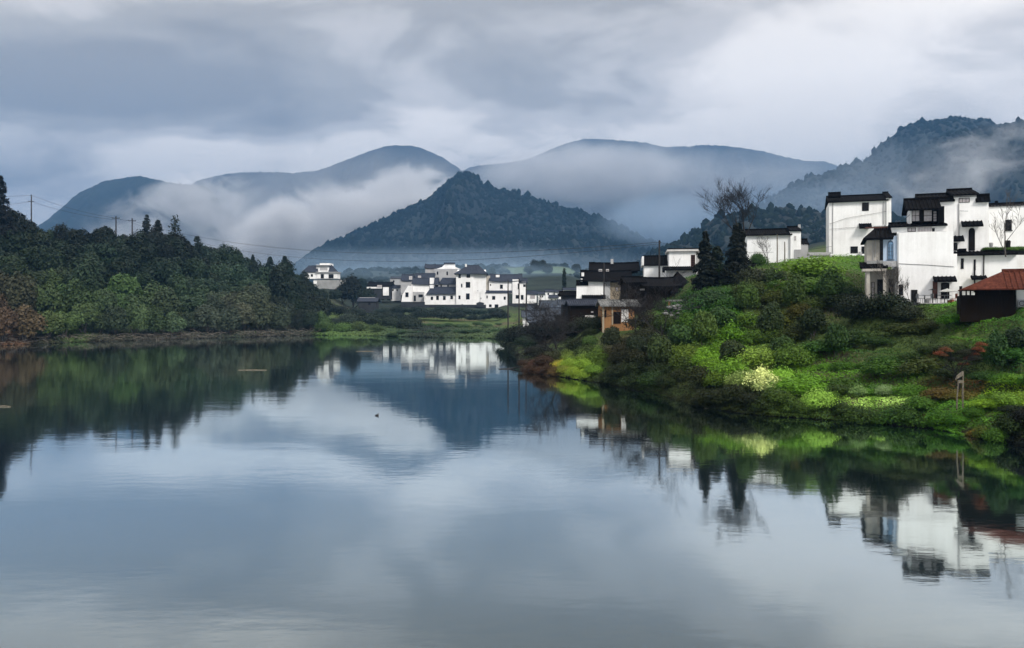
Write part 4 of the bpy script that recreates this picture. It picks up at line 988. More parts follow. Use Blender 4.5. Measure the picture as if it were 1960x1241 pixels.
# bare trees
M['bark_dark'] = mat_noise('bark_dark', (0.006, 0.005, 0.006), (0.018, 0.015, 0.014), 6, 0.95)
M['bark_grey'] = mat_noise('bark_grey', (0.04, 0.036, 0.032), (0.09, 0.08, 0.07), 6, 0.95)
def bare(u, d, h, seed, label, mat, vb=None, **kw):
    z = CAMZ + (VH - vb) / FPX * d if vb else gz(u, d)
    e = empty('bare_tree', ((u - UC) / FPX * d, d, z), label, 'bare tree')
    V, F = branches(h, seed, **kw)
    ntr = 6 * 6
    link('trunk', np_mesh('trunk', V[:ntr], F[F.max(1) < ntr], True), M[mat], e)
    link('limbs', np_mesh('limbs', V[ntr:], F[F.min(1) >= ntr] - ntr, True), M[mat], e)
    return e
bare(1424, 119, 14.0, 7, 'big leafless tree spreading above the taller conifer', 'bark_dark', vb=508, levels=5, spread=0.72, r0=0.22, nchild=(3, 5), up=0.42, first=0.55, rmin=0.018, lratio=(0.55, 0.85))
bare(1072, 103, 9.5, 5, 'dark leafless tree on the point above the bracken', 'bark_dark', levels=5, spread=0.9, r0=0.13, nchild=(4, 5), up=0.1, first=0.25, rmin=0.014)
bare(1045, 110, 7.5, 15, 'smaller leafless tree near the three poles', 'bark_dark', levels=4, spread=0.9, r0=0.1, nchild=(4, 5), up=0.1, first=0.2, rmin=0.014)
bare(1282, 79, 8.8, 8, 'leaning half bare tree above the orange house slope', 'bark_dark', levels=5, spread=0.8, r0=0.13, nchild=(3, 5), up=0.2, first=0.3, rmin=0.011, lean=(-0.35, 0))
bare(1218, 92, 8.5, 18, 'half bare tree close to the orange house', 'bark_dark', levels=5, spread=0.8, r0=0.11, nchild=(3, 5), up=0.2, first=0.3, rmin=0.011, lean=(-0.1, 0))
bare(1925, 72, 6.4, 9, 'pale leafless fruit tree before the right white wall', 'bark_grey', vb=482, levels=4, spread=0.75, r0=0.07, nchild=(3, 4), up=0.5, first=0.1, rmin=0.012)
bare(1472, 112, 5.4, 10, 'small leafless tree against the middle white house', 'bark_grey', vb=508, levels=4, spread=0.6, r0=0.06, nchild=(3, 4), up=0.4, first=0.2, rmin=0.012)
bare(1715, 72.5, 4.4, 12, 'thin climbing shrub on the corner of the big white house', 'bark_grey', vb=580, levels=4, spread=0.5, r0=0.05, nchild=(4, 5), up=0.5, first=0.1, rmin=0.010)
bare(1742, 72.8, 3.2, 13, 'short leafless sapling against the big white wall', 'bark_grey', vb=578, levels=3, spread=0.4, r0=0.03, nchild=(4, 5), up=0.5, first=0.1, rmin=0.010)
# russet leaved small tree by the wooden posts
e = empty('russet_tree', (*[(1838 - UC) / FPX * 53.5, 53.5], gz(1838, 53.5)), 'small dark tree with rust red leaves behind the wooden posts', 'tree')
V, F = branches(4.6, 21, 3, 0.9, 0.08, (4, 5), 0.1, first=0.5); link('trunk', np_mesh('trunk', V, F, True), M['bark_dark'], e)
rr_ = random.Random(4)
for k_ in range(14):
    a_, z_ = [(-1.1, 3.2), (-0.8, 3.4), (0.3, 2.7), (0.7, 2.9), (1.1, 3.1), (1.5, 3.5), (1.3, 3.7)][k_ % 7]
    o = link('leaves', FEATH[k_ % 3], None, e, (a_ + rr_.uniform(-.25, .25), rr_.uniform(-.3, .3), z_ + rr_.uniform(-.2, .2))); sc_ = rr_.uniform(.22, .4)
    o.scale = (sc_ * 1.3, sc_, sc_ * .7); o.color = (0.17 * rr_.uniform(.6, 1.1), 0.05, 0.02, 1)
for k_ in range(5):
    o = link('leaves', BUSHES[k_], None, e, (rr_.uniform(-.8, 1), rr_.uniform(-.3, .3), rr_.uniform(2.6, 3.6))); o.scale = (.6, .5, .35); o.color = (0.014, 0.018, 0.007, 1)
# ------------------------------------------------------------ right bank houses
G1 = 'white houses on the right bank'
# tall plain house behind
d = 120
h = House('house', 'tall plain white block with three small black windows behind the balcony house', 'house', 1646, 498, d, G1, yaw=-19)
h.wall(1587, 384, 1697, 498, d, 9, drop=3); h.wall(1697, 378, 1706, 498, d - 0.25, 9.5, drop=3)
h.roof(1588, 1696, 385, 375, d, 9, over=0.35); h.cap(1587, 1608, 370, 376, d - 0.1, 0.8); h.cap(1697.5, 1706, 369, 378, d - 0.3, 9.2, label='black coping on the raised side wall')
h.part('chimney', 'tile', 1602, 370.2, 1609, 377, d + 1.0, 0.7)
h.window(1650, 388, 1663, 404, d, fw=0.05); h.window(1628, 472, 1642, 485, d, fw=0.05); h.window(1649, 472, 1657, 486, d, fw=0.05)
h.roof(1649, 1665, 436, 428, d - 0.9, 0.9, over=0.0, shed=True, name='canopy')
for vv0, vv1 in ((429, 405), (439, 432)): h.tubep('cable', 'pole', [(1588, vv0, d - .12), (1620, (vv0 + vv1) / 2 + 1, d - .12), (1696, vv1, d - .12)], 0.02)
h.tubep('drainpipe', 'greyplaster', [(1594, 386, d - .08), (1594, 486, d - .08)], 0.05); h.tubep('drainpipe', 'greyplaster', [(1691, 386, d - .08), (1691, 430, d - .08)], 0.05)
h.done()
d = 114
h = House('boundary_wall', 'low white garden wall running left from the foot of the tall plain house', 'wall', 1600, 503, d)
h.wall(1549, 487, 1590, 505, d, 0.4, 'white2', drop=1.5); h.wall(1590, 486.5, 1662, 501, d - 0.6, 0.4, 'white2', drop=2.5)
h.cap(1549, 1590, 485.5, 487.5, d, 0.4, 'concrete'); h.part('gate_post', 'greyplaster', 1588, 489, 1592, 503, d - 0.9, 0.28)
h.part('gate_post', 'greyplaster', 1645, 482, 1650, 500, d - 1.0, 0.3); h.done()

# balcony house (left block of the big complex)
d = 75
h = House('house', 'big white house with tiled balcony bay on its left corner and blank front wall', 'house', 1740, 580, d, G1, yaw=-22)
h.wall(1720, 444, 1825, 580, d, 9, 'white', drop=1.2); h.wall(1708, 431.5, 1812, 444, d + 0.35, 8, 'white'); h.wall(1825, 486, 1832, 580, d + 0.1, 8, 'white', drop=1.2)
h.roof(1708, 1811, 431.6, 427.5, d + 0.2, 8, over=0.2, end=0.1)
h.window(1737, 436, 1753, 444, d + 0.35, 'frame', 'pane_light', (2, 1), fw=0.05); h.window(1756, 434, 1784, 444, d + 0.35, 'frame_light', 'pane_light', (5, 1), fw=0.04); h.window(1784, 437, 1789, 444, d + 0.35, fw=0.04)
# loggia on the roof terrace
h.roof(1735, 1800, 400, 382, d + 0.3, 4.0, over=0.15, name='loggia_roof', end=0.1)
h.wall(1742, 400, 1745, 427.5, d + 0.9, 3.6, 'white2'); h.wall(1761, 400, 1767, 427.5, d + 0.9, 3.6, 'frame'); h.wall(1787, 400, 1791, 427.5, d + 0.9, 3.6, 'frame')
h.wall(1745, 399, 1800, 427.5, d + 3.0, 0.3, 'frame'); h.part('side_panel', 'tile', 1795, 395, 1807.5, 427.5, d + 0.5, 3.9)
h.window(1745, 402, 1760.5, 424.5, d + 1.0, 'frame', 'pane_light', (2, 2), fw=0.05); h.window(1767.5, 402, 1784.5, 424.5, d + 1.0, 'frame', 'pane_light', (1, 2), fw=0.05)
h.window(1786, 404, 1793, 424.5, d + 0.85, 'frame', 'pane_light', (2, 4), fw=0.04)
h.tubep('stay', 'pole', [(1711, 428, d + 1), (1730, 421, d + 1), (1742, 411, d + 1)], 0.02)
# bay with balcony
h.wall(1659, 452, 1720, 502, d + 0.5, 5.5, 'beige'); h.wall(1690.5, 452, 1717, 500, d + 0.2, 0.29, 'bluewall')
h.wall(1659, 516, 1720, 580, d + 1.8, 4.2, 'beige', drop=1.2); h.wall(1717, 444, 1720, 512, d + 0.15, 0.5, 'white2')
h.roof(1654, 1707, 456, 437, d, 6, over=0.5, name='bay_roof', hip=(1.2, 0.0), end=0.1)
h.part('fascia', 'redwood', 1656, 434.5, 1700, 437, d + 2.3, 0.2)
h.door(1684, 457, 1690, 499, d + 0.5, pane='pane', fw=0.04); h.window(1699, 467, 1710, 497, d + 0.19, 'frame_blue', 'pane_blue', (3, 4), arch=0.32, fw=0.07, sill=True)
h.tubep('drainpipe', 'greyplaster', [(1671, 458, d + .44), (1671, 498, d + .44)], 0.035); h.tubep('drainpipe', 'greyplaster', [(1675.5, 458, d + .44), (1675.5, 492, d + .44)], 0.03)
h.roof(1652, 1693, 512, 502, d - 0.2, 0.85, over=0.35, shed=True, name='balcony_roof'); h.part('balcony_slab', 'beige', 1651, 514.6, 1697, 519.5, d - 0.6, 2.4)
h.part('balcony_wall', 'concrete', 1659, 499, 1690, 505, d - 0.1, 0.3); h.part('balcony_wall', 'greyplaster', 1690.3, 500, 1716, 511, d - 0.15, 0.33)
h.part('column', 'beige', 1658.5, 519.8, 1665, 581, d - 0.4, 0.42); h.part('column', 'beige', 1690.5, 519.8, 1696.5, 581, d - 0.4, 0.42)
h.part('column', 'frame_light', 1713, 513, 1717, 580, d + 1.2, 0.4)
h.door(1679, 535, 1690, 577, d + 1.8, pane='pane', fw=0.05); h.window(1701, 534, 1711, 566, d + 1.8, 'frame', 'pane', (1, 2), fw=0.06)
h.window(1668, 540, 1674, 570, d + 1.8, 'frame', 'pane_light', (1, 3), fw=0.05)
h.window(1718.5, 544, 1730, 567, d - 0.01, 'frame_light', 'pane', (1, 1), fw=0.06); h.window(1744, 555, 1756, 579, d, 'frame', 'pane', (2, 3), fw=0.06)
h.tubep('cable', 'pole', [(1720, 505, d - .03), (1775, 507.5, d - .03), (1826, 511, d - .03)], 0.018)
# door with canopy on the right
h.roof(1795, 1825, 537, 529.5, d - 1.0, 1.0, over=0.0, shed=True, name='canopy'); h.door(1801, 543, 1817, 572, d, pane='pane', fw=0.08, arch=0.1)
h.part('shutter', 'redwood', 1785.5, 538, 1794.5, 571, d - 0.12, 0.08); h.window(1836, 548, 1841.5, 566, d + 0.1, fw=0.04)
h.done()

# tall stepped gable house
d = 80
h = House('house', 'tallest white house with stepped black topped gable and arched dark door', 'house', 1845, 490, d, G1, yaw=-22)
h.wall(1826, 374, 1869, 490, d, 8, drop=3); h.wall(1801, 384, 1826, 490, d + 0.02, 8, drop=3); h.wall(1869, 386, 1892, 490, d + 0.02, 8, drop=3)
h.roof(1824, 1871, 372.5, 363.5, d, 8, over=0.3, end=0.1); h.roof(1759, 1822.5, 379, 373, d + 2.5, 6, over=0.3, end=0.1); h.cap(1801, 1825, 380.5, 384.5, d, 0.6); h.cap(1869.5, 1892.5, 374.5, 385.5, d, 0.6)
h.wall(1759, 379, 1801, 390, d + 2.7, 5, 'white2')
h.part('band', 'tile', 1826, 375.8, 1869, 377, d - 0.08, 0.07)
h.window(1835, 379, 1856, 388, d, 'frame', 'pane_light', (3, 1), fw=0.05)
h.roof(1848, 1876, 431.5, 423.5, d - 0.7, 0.7, over=0, shed=True, name='canopy'); h.door(1854, 443, 1866, 480, d, pane='frame', fw=0.07, arch=0.35)
h.roof(1815, 1840, 460, 452, d - 0.8, 0.8, over=0, shed=True, name='canopy'); h.window(1819, 465, 1832.5, 480, d, fw=0.07)
h.tubep('drainpipe', 'greyplaster', [(1835.5, 390, d - .07), (1835.5, 450, d - .07)], 0.05); h.tubep('bracket', 'metal', [(1837, 404, d - .1), (1853, 404.5, d - .3)], 0.03)
h.roof(1818, 1945, 486.5, 481, d - 4.2, 4.2, over=0.25, shed=True, name='ledge_roof', end=0.1)
h.part('step', 'tile', 1836, 476, 1850, 481, d - 2.0, 1.5)
h.wall(1828, 486, 1946, 582, d - 4.0, 4.0, 'white', drop=0.8)
h.window(1839, 495, 1844.5, 515, d - 4.0, fw=0.04); h.window(1863.5, 497, 1867.5, 518, d - 4.0, fw=0.04)
h.tubep('drainpipe', 'frame', [(1865.5, 518, d - 4.08), (1865.5, 560, d - 4.08)], 0.07); h.tubep('drainpipe', 'frame', [(1883, 488, d - 4.08), (1883, 545, d - 4.08)], 0.05)
h.roof(1867, 1884, 533, 528, d - 5.0, 0.8, over=0, shed=True, name='canopy')
h.done()
d = 84
h = House('house', 'long white wall with single black window behind the leafless fruit tree', 'house', 1930, 480, d, G1, yaw=-22)
h.wall(1892.3, 391, 2075, 484, d, 8, drop=3.5); h.roof(1893, 2074, 391.5, 388.5, d, 8, over=0.12, th=0.08, end=0.0)
h.window(1924, 421, 1936.5, 441, d, fw=0.06, sill=True); h.window(1990, 421, 2003, 441, d, fw=0.06, sill=True); h.part('roof_vent', 'tile', 1905, 384.5, 1910.5, 390, d + 1.5, 0.4)
h.done()
d = 77
h = House('garden_bed', 'raised green hedge bed above the black ledge below the fruit tree', 'planter', 1925, 480, d)
h.wall(1888, 477, 2030, 486, d + 1.5, 1.8, 'darkstone'); h.done()
for k, (u, R) in enumerate([(1890, .55), (1902, .6), (1914, .6), (1926, .65), (1939, .65), (1952, .7), (1966, .7), (1982, .7)]):
    z = Zv(476, 78); o = link('hedge', BUSHES[k % 5], None, None, (X(u, 78.5), 78.5, z - 0.1)); o.scale = (R * 1.2, R, R * 0.6); o.color = (0.07, 0.14, 0.02, 1); o.rotation_euler.z = k
    tag(o, f'bright clump of the hedge on the ledge under the fruit tree, {ORD[k]} from the left', 'hedge', 'hedge clumps on the ledge')
for k, (u, w_) in enumerate([(1897, 3.6), (1929, 5.2)]):
    b_ = MB(); x = X(u, 77.6); z = Zv(474, 77.6); ww = w_ / FPX * 77.6
    b_.tube([(x, 77.6, z), (x, 77.6, z + ww * 2.2), (x, 77.6, z + ww * 2.6)], [ww * 0.8, ww, ww * 0.7], 10)
    tag(b_.build('water_jar', 'concrete' if k == 0 else 'frame', None, (x, 77.6, z)), ['grey jar on the ledge left of the fruit tree', 'black jar on the ledge under the fruit tree'][k], 'jar', 'jars on the ledge')

# red roofed timber shed
d = 61
h = House('shed', 'dark timber shed with hipped red tiled roof at the right edge', 'shed', 1900, 600, d, yaw=-26)
h.wall(1838, 566, 1944.5, 602, d + 0.6, 4.0, 'wood', drop=0.6)
for u in (1848, 1856, 1884, 1914, 1940): h.part('post', 'wood', u, 552, u + 3, 566, d + 0.65, 0.13)
h.wall(1866, 552, 1944, 566, d + 1.2, 0.1, 'wood')
h.roof(1845, 2000, 553, 519, d + 0.2, 4.6, 'tile_red', over=0.4, hip=(3.0, 0.0), end=0.1, th=0.08)
for i in range(0, 36, 2): h.part('batten', 'wood', 1839 + i * 3.0, 566.8, 1839.6 + i * 3.0, 602, d + 0.56, 0.03)
h.part('rail', 'wood', 1836, 564.8, 1944, 567, d + 0.5, 0.1); h.done()
h = House('outbuilding', 'small white outbuilding against the right end of the red roofed shed', 'outbuilding', 1958, 592, d, yaw=-26)
h.wall(1945.5, 553.5, 2010, 592.5, d + 0.3, 3.8, 'white2', drop=1.0); h.part('plinth', 'darkstone', 1945.3, 592.7, 2010.5, 612, d + 0.2, 0.5)
h.done()
h = House('air_conditioner', 'grey air conditioner box on the white outbuilding wall', 'air conditioner', 1958, 592, d, yaw=-26)
h.part('casing', 'metal', 1949, 574, 1963, 588, d + 0.0, 0.29); fb = MB(); x0, x1, z0, z1 = h.lx(1949, d), h.lx(1963, d), h.lz(588, 1956, d), h.lz(574, 1956, d); c0 = ((x0 + x1) / 2, (z0 + z1) / 2)
for i in range(12):
    a, b2 = 6.283 * i / 12, 6.283 * (i + 1) / 12
    fb.prism_y(-0.025, -0.005, [(c0[0] + .2 * math.cos(a), c0[1] + .2 * math.sin(a)), (c0[0] + .2 * math.cos(b2), c0[1] + .2 * math.sin(b2)), (c0[0] + .15 * math.cos(b2), c0[1] + .15 * math.sin(b2)), (c0[0] + .15 * math.cos(a), c0[1] + .15 * math.sin(a))])
fb.build('fan_grille', 'frame', h.e); h.done()
# terrace before the big house
d = 71.5
h = House('terrace_wall', 'low dark stone wall carrying the terrace of the big white house', 'wall', 1760, 590, d)
h.wall(1700, 579, 1762, 592, d, 3.2, 'darkstone', drop=1.0); h.wall(1762, 582, 1834, 592, d - 0.3, 3.4, 'darkstone', drop=1.2); h.part('coping', 'concrete', 1762, 580.4, 1834, 581.8, d - 0.4, 3.5); h.done()
TZ = Zv(580.4, d - 0.4)
def table_at(u, dd, lab, r=0.55):
    x = X(u, dd); e = empty('patio_table', (x, dd, TZ), lab, 'table')
    MB().tube([(0, 0, 0.70), (0, 0, 0.74)], [r, r], 14).build('tabletop', 'concrete', None).parent = e
    MB().tube([(0, 0, 0), (0, 0, 0.04), (0, 0, 0.05), (0, 0, 0.70)], [0.25, 0.25, 0.05, 0.05], 8).build('pedestal', 'metal', None).parent = e
def chair_at(u, dd, lab, rz, mat='metal'):
    e = empty('patio_chair', (X(u, dd), dd, TZ), lab, 'chair', 'chairs on the terrace'); e.rotation_euler.z = rz
    MB().box(-.22, .22, -.22, .22, .42, .46).build('seat', mat, None).parent = e
    MB().box(-.22, .22, .19, .22, .47, .88).build('backrest', mat, None).parent = e
    for sx in (-.2, .17):
        for sy in (-.2, .17): MB().box(sx, sx + .03, sy, sy + .03, 0, .419).build('leg', mat, None).parent = e
table_at(1770, 73.0, 'round grey stone table at the left end of the terrace')
table_at(1808, 72.4, 'round grey table under the pale parasol', 0.6)
chair_at(1760, 73.2, 'metal chair left of the stone table', 1.6); chair_at(1780, 73.2, 'metal chair right of the stone table', -1.5); chair_at(1826, 72.2, 'terracotta coloured chair at the right end of the terrace', -1.7, 'terracotta'); chair_at(1797, 72.2, 'dark chair beside the parasol', 1.4, 'frame')
e = empty('parasol', (X(1813, 72.0), 72.0, TZ), 'low grey canvas parasol before the canopy door', 'parasol')
pb = MB(); k8 = [(0.85 * math.cos(a * math.pi / 4), 0.85 * math.sin(a * math.pi / 4), 1.05) for a in range(8)]
pb.add(k8 + [(0, 0, 1.35)] + [(x * .98, y * .98, z - .03) for x, y, z in k8] + [(0, 0, 1.30)], [(a, (a + 1) % 8, 8) for a in range(8)] + [(9 + (a + 1) % 8, 9 + a, 17) for a in range(8)] + [(a, 9 + a, 9 + (a + 1) % 8, (a + 1) % 8) for a in range(8)])
pb.build('canopy', 'canvas', None).parent = e; MB().tube([(0, 0, 0), (0, 0, 1.38)], [0.025, 0.02], 6).build('pole', 'metal', None).parent = e
e = empty('parasol', (X(1785, 72.2), 72.2, TZ), 'thin dark parasol stand with small flat top left of the canvas parasol', 'parasol')
MB().tube([(0, 0, 0), (0, 0, 1.35)], [0.03, 0.025], 6).build('pole', 'frame', None).parent = e; MB().tube([(0, 0, 1.2), (0, 0, 1.3)], [0.42, 0.06], 8).build('canopy', 'frame', None).parent = e
for k, (u, r_, mt_, lab) in enumerate([(1816, .16, 'terracotta', 'terracotta pot beside the grey table'), (1822, .2, 'terracotta', 'bigger terracotta pot at the right of the terrace'), (1775, .22, 'concrete', 'grey basin against the white wall'), (1830, .15, 'concrete', 'small grey pot at the very end of the terrace')]):
    x = X(u, 72.9); MB().tube([(x, 72.9, TZ), (x, 72.9, TZ + r_ * 1.6), (x, 72.9, TZ + r_ * 1.75)], [r_ * .7, r_, r_ * 1.08], 10); mb = MB().tube([(x, 72.9, TZ), (x, 72.9, TZ + r_ * 1.6), (x, 72.9, TZ + r_ * 1.75)], [r_ * .7, r_, r_ * 1.08], 10)
    tag(mb.build('flower_pot', mt_, None, (x, 72.9, TZ)), lab, 'pot', 'pots on the terrace')

# middle white house and its neighbours
d = 118
h = House('house', 'middle white house with low black roof beside the big leafless tree', 'house', 1480, 507, d, G1, yaw=-14)
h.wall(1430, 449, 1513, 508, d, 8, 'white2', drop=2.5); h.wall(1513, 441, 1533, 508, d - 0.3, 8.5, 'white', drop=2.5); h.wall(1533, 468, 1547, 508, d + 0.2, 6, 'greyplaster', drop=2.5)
h.roof(1431, 1512, 449.5, 440, d, 8, over=0.4); h.cap(1513, 1533, 435, 441.5, d - 0.3, 8.2); h.part('chimney', 'greyplaster', 1528, 430, 1532.5, 437, d + 3, 0.6)
h.roof(1534, 1545, 468, 459, d + 0.3, 5, over=0.1, name='lean_to_roof'); h.part('wall_patch', 'greyplaster', 1520, 478, 1533, 507, d - 0.36, 0.05)
h.window(1520, 452, 1524, 461, d - 0.3, 'frame_light', 'pane_light', (1, 2), fw=0.05); h.done()
for k, (u, v0, dd) in enumerate([(1487.5, 449, 112), (1502, 463, 112.5)]):
    x = X(u, dd); z0 = gz(u, dd) - 0.3; tag(MB().tube([(x, dd, z0), (x + .02, dd, Zv((v0 + 505) / 2, dd)), (x, dd, Zv(v0, dd))], [0.09, 0.085, 0.07], 7).build('post', 'greypost', None, (x, dd, z0)), ['taller bare post before the middle white house', 'shorter bare post before the middle white house'][k], 'post', 'bare posts by the middle house')
d = 121
h = House('house', 'small flat topped white house with pale fascia and black shutter left of the conifers', 'house', 1305, 520, d, G1, yaw=-9)
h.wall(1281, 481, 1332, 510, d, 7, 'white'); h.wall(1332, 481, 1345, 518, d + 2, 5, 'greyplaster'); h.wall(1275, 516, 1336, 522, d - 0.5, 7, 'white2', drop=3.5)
h.part('fascia', 'frame_light', 1277, 477, 1340, 481, d - 0.4, 7.8); h.part('roof', 'tile', 1277, 475.3, 1341, 476.9, d - 0.45, 7.9); h.roof(1274, 1335, 516, 510.5, d - 1.4, 1.4, over=0, shed=True, name='ledge_roof')
h.door(1322.5, 488, 1330.5, 510, d, 'redwood', pane='pane', bars=(2, 5), fw=0.06, label='dark slatted shutter door'); h.done()
d = 126
h = House('house', 'low white house with a long sloping black roof behind the right hand pole', 'house', 1255, 525, d, G1, yaw=-8)
h.wall(1233, 507, 1281, 527, d, 7, 'white2', drop=3); h.wall(1229, 491, 1232.5, 508, d - 0.4, 7.8, 'white2'); h.roof(1232.5, 1279, 507.5, 491, d, 7, over=0.3, end=0.0)
h.window(1267.5, 512, 1274.5, 522, d, 'frame', 'pane', (3, 1), fw=0.06); h.done()
# cluster of black tiled roofs
d = 130
h = House('house', 'white house under two tiers of black tiled roofs at the water side of the hamlet', 'house', 1140, 580, d, G1, yaw=-5)
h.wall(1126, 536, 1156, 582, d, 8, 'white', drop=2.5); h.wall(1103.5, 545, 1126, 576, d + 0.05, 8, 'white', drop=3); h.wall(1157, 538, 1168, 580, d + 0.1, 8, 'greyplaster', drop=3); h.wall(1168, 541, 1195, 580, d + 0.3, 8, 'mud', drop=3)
h.wall(1113, 519, 1205, 540, d + 3.5, 5, 'white2')
h.roof(1114, 1207, 538, 520, d, 5, over=0.6, curve=0.15, name='lower_roof'); h.roof(1131, 1222, 519.5, 504.5, d + 3.2, 6, over=0.4, curve=0.12, label='upper black roof')
h.roof(1103.5, 1125, 545, 538.5, d + 0.2, 5, over=0.3, end=0.1); h.roof(1117, 1156, 571, 565, d - 1.0, 1.0, over=0, shed=True, name='canopy'); h.part('step_wall', 'white2', 1117, 571.5, 1157, 582, d - 0.7, 0.7)
h.window(1146, 515.5, 1152.5, 520, d + 2.4, 'frame_light', 'pane_light', fw=0.05); h.window(1160, 515.5, 1165.5, 520, d + 2.4, 'frame_light', 'pane_light', fw=0.05)
h.window(1178, 550, 1184, 558, d + 0.3, 'frame', 'pane_light', fw=0.05); h.window(1186, 546, 1195.5, 558, d + 0.3, 'frame', 'pane_light', fw=0.05)
h.part('chimney', 'greyplaster', 1169, 496, 1174, 507, d + 6, 0.7); h.part('gable_end', 'white2', 1113, 522, 1118, 529, d - 0.3, 5); h.part('gable_end', 'white2', 1111.5, 533.5, 1115, 539, d - 0.4, 5)
h.done()
x = X(1156, 127); z0 = gz(1156, 127) - 0.5
tag(MB().tube([(x, 127, z0), (x, 127, Zv(503, 127))], [0.13, 0.09], 8).build('utility_pole', 'pole', None, (x, 127, z0)), 'plain dark pole standing before the two tiered black roofs', 'pole')
d = 113
h = House('barn', 'big dark barn with black sagging roof between the orange house and the conifers', 'barn', 1280, 600, d)
h.roof(1232, 1300, 548, 533, d, 9, over=0.5, curve=0.1); h.roof(1288, 1336, 560, 521, d - 1, 9, 'tile', over=0.4, hip=(2.0, 2.4), label='hipped end of the black roof')
h.wall(1236, 548, 1334, 620, d + 0.4, 7, 'wood', drop=1.5); h.wall(1200, 541, 1237, 612, d + 1.0, 7, 'wood', drop=1.5)
h.roof(1198, 1234, 541, 531, d + 0.8, 6, over=0.5, name='roof'); h.window(1225, 553, 1234, 556, d + 0.95, 'frame_light', 'pane_light', fw=0.04); h.done()
d = 101
h = House('house', 'small orange earth house with lichened grey tiles on the slope', 'house', 1185, 620, d, G1)
h.wall(1154, 585, 1214, 622, d, 5.5, 'orange', drop=1.2); h.wall(1153, 585, 1156.5, 622, d - 0.12, 0.11, 'mud', drop=1.0)
h.roof(1153, 1222, 585.5, 576, d, 5.5, 'tile_light', over=0.5, th=0.12); h.window(1157.5, 594, 1160.5, 608, d - 0.125, fw=0.04); h.door(1174, 597, 1188, 620, d, pane='wood', bars=(2, 1), fw=0.09)
h.part('board_panel', 'frame_light', 1189.5, 592, 1203, 617, d - 0.07, 0.06, 'pale board panel beside the door'); h.part('post', 'mud', 1171, 588, 1173.3, 622, d - 0.1, 0.09)
for uu_ in (1194, 1198.5): h.part('batten', 'greypost', uu_, 592.3, uu_ + 0.6, 616.7, d - 0.1, 0.028)
h.done()
d = 118
h = House('house', 'low black timber house with grey tiled eaves left of the orange house', 'house', 1120, 615, d)
h.wall(1092, 583, 1150, 618, d, 6, 'wood', drop=1.5); h.roof(1090, 1152, 583.5, 574, d, 6, 'tile_slate', over=0.5); h.part('lintel', 'frame_light', 1120, 604, 1139, 608.5, d - 0.1, 0.09, 'pale beam low on the dark wall')
h.window(1131, 596, 1136, 599, d, 'frame', 'pane_light', fw=0.03); h.done()
d = 135
h = House('house', 'dark roofed hut stepping down left of the white house with two roof tiers', 'house', 1088, 590, d)
h.roof(1075, 1104, 566, 559, d, 5, 'tile', over=0.4); h.wall(1077, 566, 1103, 592, d, 5, 'darkstone', drop=4); h.roof(1071, 1104, 582, 573, d - 2.5, 2.5, 'tile_grey', over=0.2, shed=True, name='porch_roof'); h.done()
# tiled roofs of the low houses by the water
for k, (u0, u1, ve, vr, d, lab) in enumerate([(1008, 1040, 597, 586, 230, 'low house with mottled grey tiles nearest the white village'), (1034, 1075, 590, 576, 215, 'low house with mottled grey tiles behind the point'), (1000, 1052, 607, 595, 190, 'low tiled house just above the black thicket'),
                                               (1048, 1090, 603, 590, 180, 'low tiled house below the dark roofed hut'), (1012, 1060, 617, 606, 172, 'lowest tiled roof beside the black thicket')]):
    h = House('house', lab, 'house', (u0 + u1) / 2, ve + 8, d, 'low tiled houses behind the point', rib=0.6)
    h.roof(u0, u1, ve, vr, d, 6, 'tile_grey', over=0.5); h.wall(u0 + 1, ve, u1 - 1, ve + 12, d, 6, 'white2' if k in (0, 2) else 'darkstone', drop=3); h.window(u0 + 6, ve + 2.5, u0 + 9, ve + 7, d, fw=0.05); h.done()
for k, (u0, u1, v0, v1, d, lab) in enumerate([(1044, 1060, 556, 572, 330, 'far white cottage on the misty field edge, left one'), (1063, 1078, 557, 572, 325, 'far white cottage on the misty field edge, middle one'), (1079, 1103, 553, 570, 300, 'far white cottage nearest the two tiered black roofs'), (1046, 1073, 574, 582, 290, 'broken white wall below the far cottages')]):
    h = House('cottage', lab, 'cottage', (u0 + u1) / 2, v1, d, 'far cottages beyond the hamlet', rib=2)
    h.wall(u0, v0 + 2, u1, v1, d, 5, 'white2', drop=4)
    if k < 3: h.roof(u0, u1, v0 + 2.3, v0 - 1.5, d, 5, 'tile_slate', over=0.4)
    h.window(u0 + 4, v0 + 5, u0 + 7, v0 + 9, d, fw=0.05); h.done()

# ------------------------------------------------------------ white village by the river
G2 = 'white houses of the village by the river'
def vh(label, u, v, d): return House('house', label, 'house', u, v, d, G2, rib=0.7)
D0 = 400
h = vh('tall four storey white house with flared hipped roof, centre of the village', 900, 588, D0)
h.wall(873, 522, 907, 590, D0, 16, 'white', drop=2); h.wall(907, 521, 930, 589, D0 + 0.6, 14, 'white', drop=2); h.gable(h.lx(874, D0), h.lx(929, D0), 1, 14, h.lz(523, 900, D0) - 0.3, h.lz(513, 900, D0 + 7) - 1)
h.roof(873, 930, 524, 508, D0, 16, 'tile_slate', over=1.3, th=0.35, hip=(6.5, 5.0), end=1.0)
for a in [(877.5, 525, 882, 532.5), (893, 524.5, 900, 532), (891.5, 540, 900, 551), (882.5, 543.5, 885, 550.5), (892, 562, 899, 573.5), (877.5, 566, 881.5, 573), (891, 584, 899, 589), (883.5, 582.5, 886, 588)]: h.window(*a, D0, bars=(2, 2), fw=0.1)
for u in (920, 914): h.window(u, 570 if u == 920 else 556, u + 1.2, 573 if u == 920 else 557.5, D0 + 0.6, fw=0.05)
h.part('chimney', 'white2', 890, 505.5, 893.5, 511, D0 + 6, 1.0); h.part('drainpipe', 'greyplaster', 918.5, 560, 919.2, 580, D0 + 0.45, 0.12); h.done()
